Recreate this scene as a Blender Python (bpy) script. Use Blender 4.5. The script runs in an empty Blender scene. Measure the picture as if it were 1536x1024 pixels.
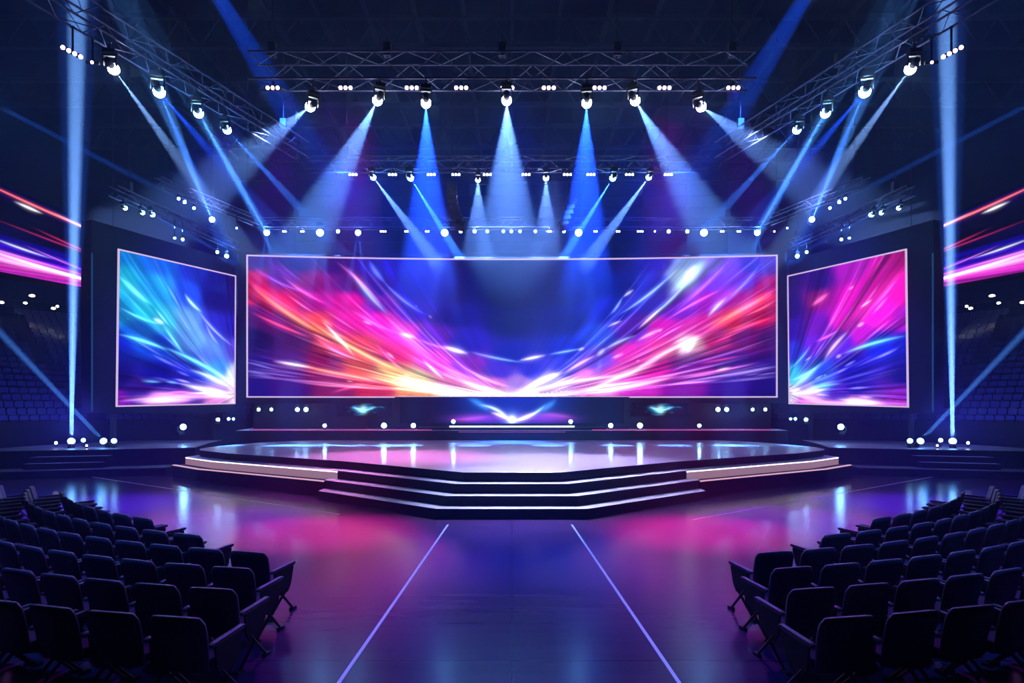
import bpy, math, random
import numpy as np
from mathutils import Vector, Matrix

sc = bpy.context.scene
COL = sc.collection
random.seed(7)
RNG = np.random.default_rng(11)
F, CX, HY, H = 1000.0, 768.0, 610.0, 2.74      # focal length (px), centre column, horizon row, eye height


def P(px, py, Y):
    """point of the place seen at photo pixel (px, py) at distance Y"""
    return Vector(((px - CX) / F * Y, Y, H + (HY - py) / F * Y))


def Pz(px, z, Y):
    return Vector(((px - CX) / F * Y, Y, z))


# ------------------------------------------------------------------ camera
cam = bpy.data.cameras.new('camera')
co = bpy.data.objects.new('camera', cam)
COL.objects.link(co)
cam.sensor_width = 36
cam.lens = 36 * F / 1536
cam.shift_y = (HY - 512) / 1536
cam.clip_end = 200
co.location = (0, 0, H)
co.rotation_euler = (math.pi / 2, 0, 0)
sc.camera = co

# ------------------------------------------------------------------ world: dark hall filled with stage haze
w = bpy.data.worlds.new('hall_air')
sc.world = w
w.use_nodes = True
nt = w.node_tree
nt.nodes.clear()
wo = nt.nodes.new('ShaderNodeOutputWorld')
wb = nt.nodes.new('ShaderNodeBackground')
wb.inputs[0].default_value = (0, 0, 0, 1)
wv = nt.nodes.new('ShaderNodeVolumeScatter')
wv.inputs['Color'].default_value = (.34, .55, 1, 1)
wv.inputs['Density'].default_value = .0045
wv.inputs['Anisotropy'].default_value = .0
nt.links.new(wb.outputs[0], wo.inputs[0])
nt.links.new(wv.outputs[0], wo.inputs['Volume'])


# ------------------------------------------------------------------ materials
def mat(name, col, rough=.5, metal=0., spec=.5, emit=None, es=0., noise=0., nscale=8., rvar=0., coat=0., bump=0.):
    m = bpy.data.materials.new(name)
    m.use_nodes = True
    t = m.node_tree
    p = t.nodes['Principled BSDF']
    p.inputs['Base Color'].default_value = (*col, 1)
    p.inputs['Roughness'].default_value = rough
    p.inputs['Metallic'].default_value = metal
    p.inputs['Specular IOR Level'].default_value = spec
    p.inputs['Coat Weight'].default_value = coat
    p.inputs['Coat Roughness'].default_value = .12
    if emit:
        p.inputs['Emission Color'].default_value = (*emit, 1)
        p.inputs['Emission Strength'].default_value = es
    if noise or rvar or bump:
        tc = t.nodes.new('ShaderNodeTexCoord')
        n = t.nodes.new('ShaderNodeTexNoise')
        n.inputs['Scale'].default_value = nscale
        n.inputs['Detail'].default_value = 5
        t.links.new(tc.outputs['Object'], n.inputs['Vector'])
        if noise:
            mx = t.nodes.new('ShaderNodeMix')
            mx.data_type = 'RGBA'
            mx.inputs[6].default_value = (*[c * (1 - noise) for c in col], 1)
            mx.inputs[7].default_value = (*[min(1, c * (1 + noise)) for c in col], 1)
            t.links.new(n.outputs['Fac'], mx.inputs[0])
            t.links.new(mx.outputs[2], p.inputs['Base Color'])
        if rvar:
            mr = t.nodes.new('ShaderNodeMapRange')
            mr.inputs['To Min'].default_value = max(.02, rough - rvar)
            mr.inputs['To Max'].default_value = rough + rvar
            t.links.new(n.outputs['Fac'], mr.inputs['Value'])
            t.links.new(mr.outputs[0], p.inputs['Roughness'])
        if bump:
            b = t.nodes.new('ShaderNodeBump')
            b.inputs['Strength'].default_value = bump
            b.inputs['Distance'].default_value = .01
            t.links.new(n.outputs['Fac'], b.inputs['Height'])
            t.links.new(b.outputs[0], p.inputs['Normal'])
    return m


def emis(name, col, strength, sampled=True):
    m = bpy.data.materials.new(name)
    m.use_nodes = True
    t = m.node_tree
    t.nodes.clear()
    o = t.nodes.new('ShaderNodeOutputMaterial')
    e = t.nodes.new('ShaderNodeEmission')
    e.inputs[0].default_value = (*col, 1)
    e.inputs[1].default_value = strength
    t.links.new(e.outputs[0], o.inputs[0])
    m.cycles.emission_sampling = 'FRONT' if sampled else 'NONE'
    return m


def floor_material():
    m = bpy.data.materials.new('polished_arena_floor')
    m.use_nodes = True
    t = m.node_tree
    p = t.nodes['Principled BSDF']
    tc = t.nodes.new('ShaderNodeTexCoord')
    br = t.nodes.new('ShaderNodeTexBrick')          # large floor sheets with thin joints
    br.offset = 0
    br.inputs['Scale'].default_value = 1
    br.inputs['Brick Width'].default_value = 4.6
    br.inputs['Row Height'].default_value = 2.4
    br.inputs['Mortar Size'].default_value = .008
    br.inputs['Color1'].default_value = (.090, .040, .125, 1)
    br.inputs['Color2'].default_value = (.100, .046, .140, 1)
    br.inputs['Mortar'].default_value = (.006, .006, .01, 1)
    t.links.new(tc.outputs['Object'], br.inputs['Vector'])
    mp = t.nodes.new('ShaderNodeMapping')
    mp.inputs['Scale'].default_value = (.35, 3.2, 1)
    t.links.new(tc.outputs['Object'], mp.inputs['Vector'])
    n = t.nodes.new('ShaderNodeTexNoise')
    n.inputs['Scale'].default_value = 1.6
    n.inputs['Detail'].default_value = 6
    t.links.new(mp.outputs[0], n.inputs['Vector'])
    mx = t.nodes.new('ShaderNodeMix')
    mx.data_type = 'RGBA'
    mx.blend_type = 'MULTIPLY'
    mx.inputs[0].default_value = .5
    t.links.new(br.outputs['Color'], mx.inputs[6])
    t.links.new(n.outputs['Fac'], mx.inputs[7])
    t.links.new(mx.outputs[2], p.inputs['Base Color'])
    mr = t.nodes.new('ShaderNodeMapRange')
    mr.inputs['To Min'].default_value = .15
    mr.inputs['To Max'].default_value = .24
    t.links.new(n.outputs['Fac'], mr.inputs['Value'])
    t.links.new(mr.outputs[0], p.inputs['Roughness'])
    p.inputs['Specular IOR Level'].default_value = .24
    p.inputs['Specular Tint'].default_value = (.45, .5, 1, 1)
    b = t.nodes.new('ShaderNodeBump')
    b.inputs['Strength'].default_value = .03
    b.inputs['Distance'].default_value = .01
    t.links.new(n.outputs['Fac'], b.inputs['Height'])
    t.links.new(b.outputs[0], p.inputs['Normal'])
    return m


M = {}
M['floor'] = floor_material()
M['stage'] = mat('stage_deck_gloss', (.36, .33, .46), .34, spec=1.0, coat=.35, noise=.06, nscale=.8, rvar=.04)
M['tread'] = mat('step_tread_gloss', (.6, .58, .7), .40, spec=1., noise=.08, nscale=2)
M['black'] = mat('black_stage_fascia', (.003, .0035, .008), .6, spec=.12, noise=.2, nscale=3)
M['housing'] = mat('screen_housing_black', (.002, .003, .010), .7, spec=.15, noise=.2, nscale=1.5)
M['wall'] = mat('dark_hall_wall', (.008, .012, .035), .85, spec=.2, noise=.3, nscale=.7)
M['ceiling'] = mat('dark_ceiling', (.006, .006, .012), .9, spec=.1, noise=.3, nscale=.5)
M['steel'] = mat('dark_steel', (.008, .009, .02), .6, metal=.3, noise=.2, nscale=3)
M['alu'] = mat('truss_aluminium', (.03, .03, .065), .5, metal=.4, noise=.15, nscale=6)
M['fixture'] = mat('fixture_black', (.004, .004, .006), .6, spec=.2, noise=.2, nscale=20)
M['chair'] = mat('chair_shell_plastic', (.035, .05, .10), .42, spec=.5, noise=.15, nscale=12, bump=.15)
M['panel'] = mat('chair_end_panel', (.014, .017, .035), .5, spec=.3, noise=.15, nscale=12)
M['cushion'] = mat('chair_seat_fabric', (.018, .022, .05), .85, spec=.25, noise=.3, nscale=60, bump=.4)
M['armrest'] = mat('armrest_pad', (.06, .075, .14), .4, spec=.5, noise=.1, nscale=20)
M['leg'] = mat('chair_leg_metal', (.02, .022, .04), .4, metal=.6, noise=.2, nscale=15)
M['bowlseat'] = mat('bowl_seat_plastic', (.035, .04, .12), .28, spec=.8, noise=.3, nscale=9)
M['concrete'] = mat('bowl_concrete', (.02, .022, .045), .8, spec=.2, noise=.3, nscale=2)
M['line'] = mat('floor_line_tape', (.4, .5, .8), .35, emit=(.20, .32, 1.0), es=.42, noise=.05)
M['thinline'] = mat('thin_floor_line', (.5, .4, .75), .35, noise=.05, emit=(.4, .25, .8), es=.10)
M['trim'] = emis('screen_edge_light', (.78, .60, .95), .85, False)
M['led_white'] = emis('led_strip_white', (1, .86, .95), 3.0)
M['led_face'] = mat('backlit_acrylic_face', (.30, .22, .30), .35, emit=(.62, .36, .50), es=.42, noise=.06, nscale=2)  # pink wash of the LED strip put in as even emission
M['led_rim'] = emis('led_strip_soft_pink', (.95, .55, .8), .75, False)
M['led_centre'] = emis('led_strip_cool_white', (.75, .82, 1), 4.0)
M['led_pink'] = emis('led_strip_pink', (.65, .06, .35), .75, False)
M['blue_edge'] = emis('housing_edge_blue', (.02, .10, .32), .5, False)
LC = {'w': (.80, .88, 1.0), 'b': (.22, .55, 1.0), 'p': (.85, .55, 1.0), 'a': (1, .75, .5)}
for k, c in LC.items():
    M['lens_' + k] = emis('lens_glow_' + {'w': 'white', 'b': 'blue', 'p': 'violet', 'a': 'amber'}[k], c, 60, False)
    M['led_' + k] = emis('small_lens_' + {'w': 'white', 'b': 'blue', 'p': 'violet', 'a': 'amber'}[k], c, 12, False)


# ------------------------------------------------------------------ mesh helpers
class MB:
    def __init__(s):
        s.v, s.f, s.mi = [], [], []

    def add(s, vs, fs, mi=0):
        o = len(s.v)
        s.v += [tuple(x) for x in vs]
        s.f += [tuple(i + o for i in f) for f in fs]
        s.mi += [mi] * len(fs)

    def box(s, c, sz, R=None, mi=0, taper=1.0):
        hx, hy, hz = sz[0] / 2, sz[1] / 2, sz[2] / 2
        vs = []
        for z in (-1, 1):
            k = taper if z > 0 else 1
            for x, y in ((-1, -1), (1, -1), (1, 1), (-1, 1)):
                p = Vector((x * hx * k, y * hy * k, z * hz))
                if R:
                    p = R @ p
                vs.append(p + Vector(c))
        s.add(vs, [(3, 2, 1, 0), (4, 5, 6, 7), (0, 1, 5, 4), (1, 2, 6, 5), (2, 3, 7, 6), (3, 0, 4, 7)], mi)

    def prism(s, poly, z0, z1, top=0, side=0):
        a = sum(poly[i][0] * poly[(i + 1) % len(poly)][1] - poly[(i + 1) % len(poly)][0] * poly[i][1] for i in range(len(poly)))
        if a < 0:
            poly = poly[::-1]
        n = len(poly)
        vs = [(x, y, z0) for x, y in poly] + [(x, y, z1) for x, y in poly]
        s.add(vs, [tuple(range(n - 1, -1, -1))], side)
        o = len(s.v) - 2 * n
        s.f.append(tuple(range(o + n, o + 2 * n)))
        s.mi.append(top)
        for i in range(n):
            j = (i + 1) % n
            s.f.append((o + i, o + j, o + j + n, o + i + n))
            s.mi.append(side)

    def extrude(s, prof, fn, t0, t1, mi=0):
        """profile of 2-D points placed by fn(u, v, t) between t0 and t1"""
        n = len(prof)
        vs = [fn(u, v, t0) for u, v in prof] + [fn(u, v, t1) for u, v in prof]
        s.add(vs, [tuple(range(n)), tuple(range(2 * n - 1, n - 1, -1))] + [(i, i + n, (i + 1) % n + n, (i + 1) % n) for i in range(n)], mi)

    def tube(s, a, b, r, n=6, r2=None, mi=0):
        a, b = Vector(a), Vector(b)
        d = (b - a)
        if d.length < 1e-6:
            return
        q = d.to_track_quat('Z', 'Y').to_matrix()
        r2 = r if r2 is None else r2
        vs = []
        for p, rr in ((a, r), (b, r2)):
            for i in range(n):
                t = 2 * math.pi * i / n
                vs.append(p + q @ Vector((math.cos(t) * rr, math.sin(t) * rr, 0)))
        s.add(vs, [tuple(range(n - 1, -1, -1)), tuple(range(n, 2 * n))] + [(i, (i + 1) % n, (i + 1) % n + n, i + n) for i in range(n)], mi)

    def lathe(s, prof, n=14, mi=0):
        """profile [(r, z)] turned about the local Z axis"""
        vs, fs = [], []
        for r, z in prof:
            for i in range(n):
                t = 2 * math.pi * i / n
                vs.append((r * math.cos(t), r * math.sin(t), z))
        for k in range(len(prof) - 1):
            for i in range(n):
                j = (i + 1) % n
                fs.append((k * n + i, k * n + j, (k + 1) * n + j, (k + 1) * n + i))
        fs.append(tuple(range(n - 1, -1, -1)))
        fs.append(tuple(range((len(prof) - 1) * n, len(prof) * n)))
        s.add(vs, fs, mi)

    def build(s, name, mats, parent=None, bevel=0, smooth=False):
        me = bpy.data.meshes.new(name)
        me.from_pydata(s.v, [], s.f)
        for m in (mats if isinstance(mats, (list, tuple)) else [mats]):
            me.materials.append(m)
        me.polygons.foreach_set('material_index', s.mi)
        if smooth:
            me.polygons.foreach_set('use_smooth', [True] * len(me.polygons))
        me.update()
        ob = bpy.data.objects.new(name, me)
        COL.objects.link(ob)
        if parent is not None:
            ob.parent = parent
        if bevel:
            b = ob.modifiers.new('bevel', 'BEVEL')
            b.width = bevel
            b.segments = 2
            b.limit_method = 'ANGLE'
        return ob


def tag(o, label=None, cat=None, group=None, kind=None):
    if label:
        o['label'] = label
    if cat:
        o['category'] = cat
    if group:
        o['group'] = group
    if kind:
        o['kind'] = kind
    return o


def empty(name, loc=(0, 0, 0), rz=0.):
    o = bpy.data.objects.new(name, None)
    o.location = loc
    o.rotation_euler = (0, 0, rz)
    o.empty_display_size = .2
    COL.objects.link(o)
    return o


def part(src, parent):
    c = src.copy()
    COL.objects.link(c)
    c.parent = parent
    return c


ORD = ['first', 'second', 'third', 'fourth', 'fifth', 'sixth', 'seventh', 'eighth', 'ninth', 'tenth', 'eleventh', 'twelfth',
       'thirteenth', 'fourteenth', 'fifteenth', 'sixteenth', 'seventeenth', 'eighteenth', 'nineteenth', 'twentieth',
       'twenty-first', 'twenty-second', 'twenty-third', 'twenty-fourth', 'twenty-fifth', 'twenty-sixth', 'twenty-seventh',
       'twenty-eighth', 'twenty-ninth', 'thirtieth', 'thirty-first', 'thirty-second', 'thirty-third', 'thirty-fourth']
SIDE = {-1: 'left', 1: 'right'}


# ------------------------------------------------------------------ the hall shell
def shell():
    b = MB(); b.prism([(-47, -4), (47, -4), (47, 62), (-47, 62)], -.2, 0); tag(b.build('floor', M['floor']), kind='structure')
    b = MB(); b.prism([(-47, -4), (47, -4), (47, 62), (-47, 62)], 24, 24.3); tag(b.build('ceiling', M['ceiling']), kind='structure')
    b = MB(); b.box((0, 61, 12), (94, .4, 24))
    for k in range(22):                              # horizontal cladding rails
        b.box((0, 60.7, 1 + k * 1.05), (94, .16, .10))
    for k in range(-10, 11):
        b.box((k * 4, 60.65, 12), (.25, .2, 24))
    tag(b.build('wall_back', M['wall']), kind='structure')
    for s in (-1, 1):
        b = MB(); b.box((s * 47, 28.5, 12), (.4, 65, 24)); tag(b.build('wall_' + SIDE[s], M['wall']), kind='structure')
    n = 1
    for y in (10, 15, 22, 29, 36, 43, 50, 57):           # roof girders across the hall
        b = MB()
        b.box((0, y, 22.2), (92, .3, .25)); b.box((0, y, 23.8), (92, .3, .25))
        for k in range(-20, 20):
            x = k * 2.1
            b.tube((x, y, 22.2), (x + 1.05, y, 23.8), .05, 4); b.tube((x + 1.05, y, 23.8), (x + 2.1, y, 22.2), .05, 4)
        tag(b.build('trim_%d' % n, M['steel']), kind='structure'); n += 1
    for k in range(-9, 10):                          # purlins running away from the camera
        b = MB(); b.box((k * 2.6, 28, 23.85), (.18, 62, .3)); tag(b.build('trim_%d' % n, M['steel']), kind='structure'); n += 1


shell()

# ------------------------------------------------------------------ stage
FL = [(-1.3, 17.74), (-5.3, 21.3), (-10.8, 25.1), (-12.5, 26.75)]                   # front line of the deck, left half


def offs(line, d):
    """offset the left front line outwards (towards the audience) by d"""
    out = []
    for i, p in enumerate(line):
        nn = Vector((0, 0))
        if i == 0:
            n0 = Vector((0, -1))
        else:
            a = Vector(line[i]) - Vector(line[i - 1]); n0 = Vector((a.y, -a.x)).normalized() * -1
            if n0.y > 0: n0 = -n0
        if i < len(line) - 1:
            a = Vector(line[i + 1]) - Vector(line[i]); n1 = Vector((-a.y, a.x)).normalized()
            if n1.y > 0: n1 = -n1
        else:
            n1 = n0
        nn = (n0 + n1).normalized()
        k = d / max(.5, nn.dot(n1))
        out.append((p[0] + nn.x * k, p[1] + nn.y * k))
    return out


def mir(line):
    return [(-x, y) for x, y in line[::-1]]


def clipx(line, xe):
    """cut the left line where x reaches xe"""
    out = [line[0]]
    for a, b in zip(line, line[1:]):
        if b[0] <= xe:
            t = (xe - a[0]) / (b[0] - a[0])
            out.append((xe, a[1] + (b[1] - a[1]) * t))
            return out
        out.append(b)
    return out


stage = tag(empty('stage', (0, 17.2, 0)), 'wide glossy black-edged stage with lavender reflections in the middle of the hall', 'stage')
IN = Matrix.Translation((0, -17.2, 0))


def child(ob, root):
    """parent a mesh built in world coordinates without moving it"""
    ob.parent = root
    ob.matrix_parent_inverse = Matrix.Translation(-root.location)
    return ob


def rear(s):
    return [(-12.95, 27.6), (-13.1, 28.8), (-12.9, 30.5), (-12.3, 32.6), (-11.2, 34.2), (-10.5, 34.8)]


poly = mir(FL[::-1])[::-1]
left = FL + rear(-1)
outline = left[::-1] + [(-x, y) for x, y in left]
b = MB(); b.prism(outline, .78, 1.0, top=0, side=1); child(b.build('deck', [M['stage'], M['black']], None, .012), stage)
inner = [(x * .97, 25 + (y - 25) * .97) for x, y in outline]
b = MB(); b.prism(inner, 0, .78); child(b.build('substructure', M['black']), stage)
XE = -5.75
for k, (d, z) in enumerate(((.48, .75), (.96, .5), (1.44, .25))):
    f = clipx(offs(FL, d), XE + .3 * (k - 1) * 0)
    inn = clipx(offs(FL, -.3 if k == 0 else d - .48), XE)
    front = f[::-1] + [(-x, y) for x, y in f]
    back = inn[::-1] + [(-x, y) for x, y in inn]
    b = MB(); b.prism(front + back[::-1], 0, z, top=0, side=1)
    b.v = [(x, y, zz) for x, y, zz in b.v]
    o = b.build('step', [M['tread'], M['black']], None, .01)
    child(o, stage)
for s in (-1, 1):
    sx = (lambda p: p) if s < 0 else (lambda p: [(-x, y) for x, y in p])
    ledge = clipx(offs(FL, .5), -13.0)
    i0 = [p for p in ledge if p[0] < -5.6]
    o5 = offs(FL, .5); o10 = offs(FL, 1.05); o9 = offs(FL, .96)
    def ypos(line, x):
        for a, c in zip(line, line[1:]):
            if c[0] <= x <= a[0]:
                return a[1] + (c[1] - a[1]) * (x - a[0]) / (c[0] - a[0])
        a, c = line[-2], line[-1]
        return a[1] + (c[1] - a[1]) * (x - a[0]) / (c[0] - a[0])
    L5 = [(-5.45, ypos(o5, -5.45))] + [p for p in o5 if -13 < p[0] < -5.7] + [(-13.0, ypos(o5, -13.0))]
    L10 = [(-5.75, ypos(o10, -5.75))] + [p for p in o10 if -13.2 < p[0] < -5.9] + [(-13.25, ypos(o10, -13.25))]
    backp = [(-12.8, 29.0), (-12.2, 27.0), (-10.2, 25.4), (-5.0, 21.7)]
    b = MB(); b.prism(sx(L10 + [(-13.2, 28.4)] + backp), 0, .455); child(b.build('side_block', M['black'], None, .01), stage)
    L9 = [(-5.75, ypos(o9, -5.75))] + [p for p in o9 if -13.2 < p[0] < -5.9] + [(-13.17, ypos(o9, -13.17))]
    b = MB(); b.prism(sx(L10 + L9[::-1]), .455, .49); tag(child(b.build('side_ledge', M['led_rim']), stage), 'soft pink lit rim of the side block')
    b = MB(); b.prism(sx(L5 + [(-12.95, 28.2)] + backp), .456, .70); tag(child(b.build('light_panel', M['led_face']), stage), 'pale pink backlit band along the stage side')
    b = MB(); b.prism(sx(L5 + [(-12.95, 28.2)] + backp), .70, .735); tag(child(b.build('light_strip', M['led_white']), stage), 'bright white LED strip')
    b = MB(); b.prism(sx(L5 + [(-12.95, 28.2)] + backp), .735, .745); child(b.build('side_shelf', M['tread']), stage)

# low rear platform behind the stage with its light strips
rp = tag(empty('rear_platform', (0, 35.0, 0)), 'long low dark platform with lit front edge between the stage and the big screen', 'platform')
b = MB(); b.prism([(-14.5, 35.0), (14.5, 35.0), (15.5, 40), (-15.5, 40)], 0, 1.5, top=0, side=1); child(b.build('deck', [M['tread'], M['black']], None, .02), rp)
b = MB(); b.prism([(-5.0, 35.25), (5.0, 35.25), (5.0, 36.4), (-5.0, 36.4)], 1.5, 1.66); child(b.build('centre_step', M['black'], None, .01), rp)
b = MB(); b.box((0, 35.24, 1.70), (6.6, .05, .075)); tag(child(b.build('light_strip', M['led_centre']), rp), 'bright white strip at the centre')
for s in (-1, 1):
    b = MB(); b.box((s * 8.9, 34.98, 1.53), (9.4, .05, .05)); tag(child(b.build('light_strip', M['led_pink']), rp), 'thin pink strip')
b = MB(); b.box((0, 34.98, 1.42), (5.6, .03, .02)); tag(child(b.build('light_strip', M['led_pink']), rp), 'thin pink strip')

# wings at both sides
for s in (-1, 1):
    X = lambda p: [(s * -x, y) for x, y in p]
    wg = tag(empty('wing_platform', (s * 16.5, 27.6, 0)), 'dark curved side platform with steps beside the %s end of the stage' % SIDE[s], 'platform')
    b = MB(); b.prism(X([(-13.6, 28.6), (-17.0, 27.2), (-20.2, 26.2), (-21.6, 28), (-21.2, 31), (-19.5, 34.5), (-15.2, 35), (-14.6, 32)]), 0, 1.0, top=0, side=1)
    child(b.build('deck', [M['stage'], M['black']], None, .02), wg)
    b = MB(); b.prism(X([(-14.0, 26.9), (-20.4, 24.6), (-21.6, 26.1), (-20.2, 26.15), (-17.0, 27.15), (-14.0, 28.4)]), 0, .3, top=0, side=1)
    child(b.build('low_tier', [M['stage'], M['black']], None, .02), wg)
    for k in range(2):
        b = MB(); b.prism(X([(-16.4, 26.95 - k * .35), (-18.9, 26.1 - k * .35), (-18.9, 26.65), (-16.4, 27.4)]), .3, .76 - .23 * k, top=0, side=1)
        child(b.build('step', [M['tread'], M['black']], None, .01), wg)

# lines on the floor; both materials carry a weak even glow
for s, x0, x1 in ((-1, -1.49, -1.72), (1, 1.39, 1.66)):
    b = MB()
    y0, y1 = 15.5, 4.5
    xe = x0 + (x1 - x0) * (y0 - y1) / (y0 - 6.62)
    b.prism([(x0 - .019, y0), (x0 + .019, y0), (xe + .019, y1), (xe - .019, y1)], .0, .006)
    tag(b.build('aisle_line', M['line']), 'glowing blue-white line on the floor at the %s edge of the central aisle' % SIDE[s], 'floor line')
    b = MB()
    a, c = Vector((s * 4.4, 17.0 - (s > 0) * .8)), Vector((s * 16.6, 26.2))
    nrm = Vector((-(c - a).y, (c - a).x)).normalized() * .018
    b.prism([tuple(a - nrm), tuple(c - nrm), tuple(c + nrm), tuple(a + nrm)], 0, .005)
    tag(b.build('boundary_line', M['thinline']), 'thin pale line running diagonally over the floor in front of the %s stage side' % SIDE[s], 'floor line')


# ------------------------------------------------------------------ LED pictures, painted point by point on the LED grid
def srgb2lin(c):
    c = np.clip(np.asarray(c, float), 0, None)
    return np.where(c <= .04045, c / 12.92, ((c + .055) / 1.055) ** 2.4)


def base_field(ctrl, U, V, sx, sy, ang=None):
    """smooth blend of control colours (0-255 display values) given at (u, v)"""
    num = np.zeros(U.shape + (3,)); den = np.zeros(U.shape) + 1e-12
    for (u, v, c) in ctrl:
        dx, dy = (U - u) / sx, (V - v) / sy
        r2 = dx * dx + dy * dy
        wgt = 1 / (r2 + .06) ** 2.2
        num += wgt[..., None] * (np.array(c) / 255.)
        den += wgt
    return srgb2lin(num / den[..., None])


def noise1(x, seed, octs=4, f0=1.):
    r = np.random.default_rng(seed)
    out = np.zeros_like(x); a = 1; tot = 0; f = f0
    for o in range(octs):
        tab = r.random(4096)
        xx = x * f + 1000
        i = np.floor(xx).astype(int); t = xx - i; t = t * t * (3 - 2 * t)
        out += a * (tab[i % 4096] * (1 - t) + tab[(i + 1) % 4096] * t)
        tot += a; a *= .62; f *= 2.1
    return out / tot


def noise2(x, y, seed, f0=1., octs=3):
    r = np.random.default_rng(seed)
    out = np.zeros_like(x); a = 1; tot = 0; f = f0
    for o in range(octs):
        tab = r.random((128, 128))
        xx, yy = x * f + 500, y * f + 500
        i, j = np.floor(xx).astype(int), np.floor(yy).astype(int)
        t, q = xx - i, yy - j
        t = t * t * (3 - 2 * t); q = q * q * (3 - 2 * q)
        g = lambda a_, b_: tab[a_ % 128, b_ % 128]
        out += a * ((g(i, j) * (1 - t) + g(i + 1, j) * t) * (1 - q) + (g(i, j + 1) * (1 - t) + g(i + 1, j + 1) * t) * q)
        tot += a; a *= .55; f *= 2.
    return out / tot


def splat(img, pts, wid, col, amp, X0, Y0, sx, sy, power=1.0, taper=True):
    """add a soft glowing stroke through photo-pixel points; sx, sy grid points per pixel"""
    n = len(pts)
    Hh, Ww = img.shape[:2]
    col = np.array(col, float)
    for i, (x, y) in enumerate(pts):
        t = i / max(1, n - 1)
        a = amp * (math.sin(math.pi * min(max(t, .02), .98)) ** power if taper else 1)
        ww = wid * (.45 + .55 * math.sin(math.pi * t)) if taper else wid
        gx, gy = (x - X0) * sx, (y - Y0) * sy
        rx, ry = max(1.5, 3 * ww * sx), max(1.5, 3 * ww * sy)
        i0, i1 = int(max(0, gx - rx)), int(min(Ww, gx + rx + 2))
        j0, j1 = int(max(0, gy - ry)), int(min(Hh, gy + ry + 2))
        if i0 >= i1 or j0 >= j1:
            continue
        xs = (np.arange(i0, i1) - gx) / sx; ys = (np.arange(j0, j1) - gy) / sy
        g = np.exp(-(xs[None, :] ** 2 + ys[:, None] ** 2) / (2 * ww * ww)) * a
        img[j0:j1, i0:i1] += g[..., None] * col


def stroke(img, p0, p1, bend, wid, col, amp, fr, power=1.0):
    """gently bent stroke from p0 to p1 with a hot line and a soft halo"""
    a, c = np.array(p0, float), np.array(p1, float)
    L = np.linalg.norm(c - a)
    step = max(.8, wid * .8)
    n = max(4, int(L / step))
    nrm = np.array([-(c - a)[1], (c - a)[0]]) / max(L, 1e-6)
    pts = [a + (c - a) * t + nrm * bend * 4 * t * (1 - t) for t in np.linspace(0, 1, n)]
    k = step / wid * .5
    if L < 34:                                   # short glints stay slim
        wid *= .62
    splat(img, pts, wid, col, amp * k, *fr, power)
    if L > 20:
        splat(img, pts[::2], wid * 2.6, col, amp * k * .22, *fr, power)
    return pts


def led_mesh(name, img, fn, parent, gain=1.):
    Hh, Ww = img.shape[:2]
    vs = np.zeros((Hh, Ww, 3))
    U, V = np.meshgrid(np.linspace(0, 1, Ww), np.linspace(0, 1, Hh))
    vs[...] = fn(U, V)
    idx = np.arange(Hh * Ww).reshape(Hh, Ww)
    q = np.stack([idx[1:, :-1], idx[1:, 1:], idx[:-1, 1:], idx[:-1, :-1]], -1).reshape(-1, 4)
    me = bpy.data.meshes.new(name)
    me.vertices.add(Hh * Ww); me.vertices.foreach_set('co', vs.reshape(-1))
    me.loops.add(q.size); me.loops.foreach_set('vertex_index', q.reshape(-1).astype(np.int32))
    me.polygons.add(len(q)); me.polygons.foreach_set('loop_start', np.arange(0, q.size, 4, dtype=np.int32))
    me.update(calc_edges=True)
    at = me.attributes.new('picture', 'FLOAT_COLOR', 'POINT')
    cc = np.ones((Hh, Ww, 4), np.float32); cc[..., :3] = np.clip(img, 0, 3) ** 1.22 * .95
    at.data.foreach_set('color', cc.reshape(-1))
    m = bpy.data.materials.new(name + '_picture')
    m.use_nodes = True
    t = m.node_tree
    t.nodes.clear()
    o = t.nodes.new('ShaderNodeOutputMaterial'); e = t.nodes.new('ShaderNodeEmission'); a = t.nodes.new('ShaderNodeAttribute')
    a.attribute_name = 'picture'
    e.inputs[1].default_value = gain
    t.links.new(a.outputs['Color'], e.inputs[0]); t.links.new(e.outputs[0], o.inputs[0])
    m.cycles.emission_sampling = 'NONE'
    me.materials.append(m)
    ob = bpy.data.objects.new(name, me)
    COL.objects.link(ob)
    child(ob, parent)
    return ob


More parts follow.
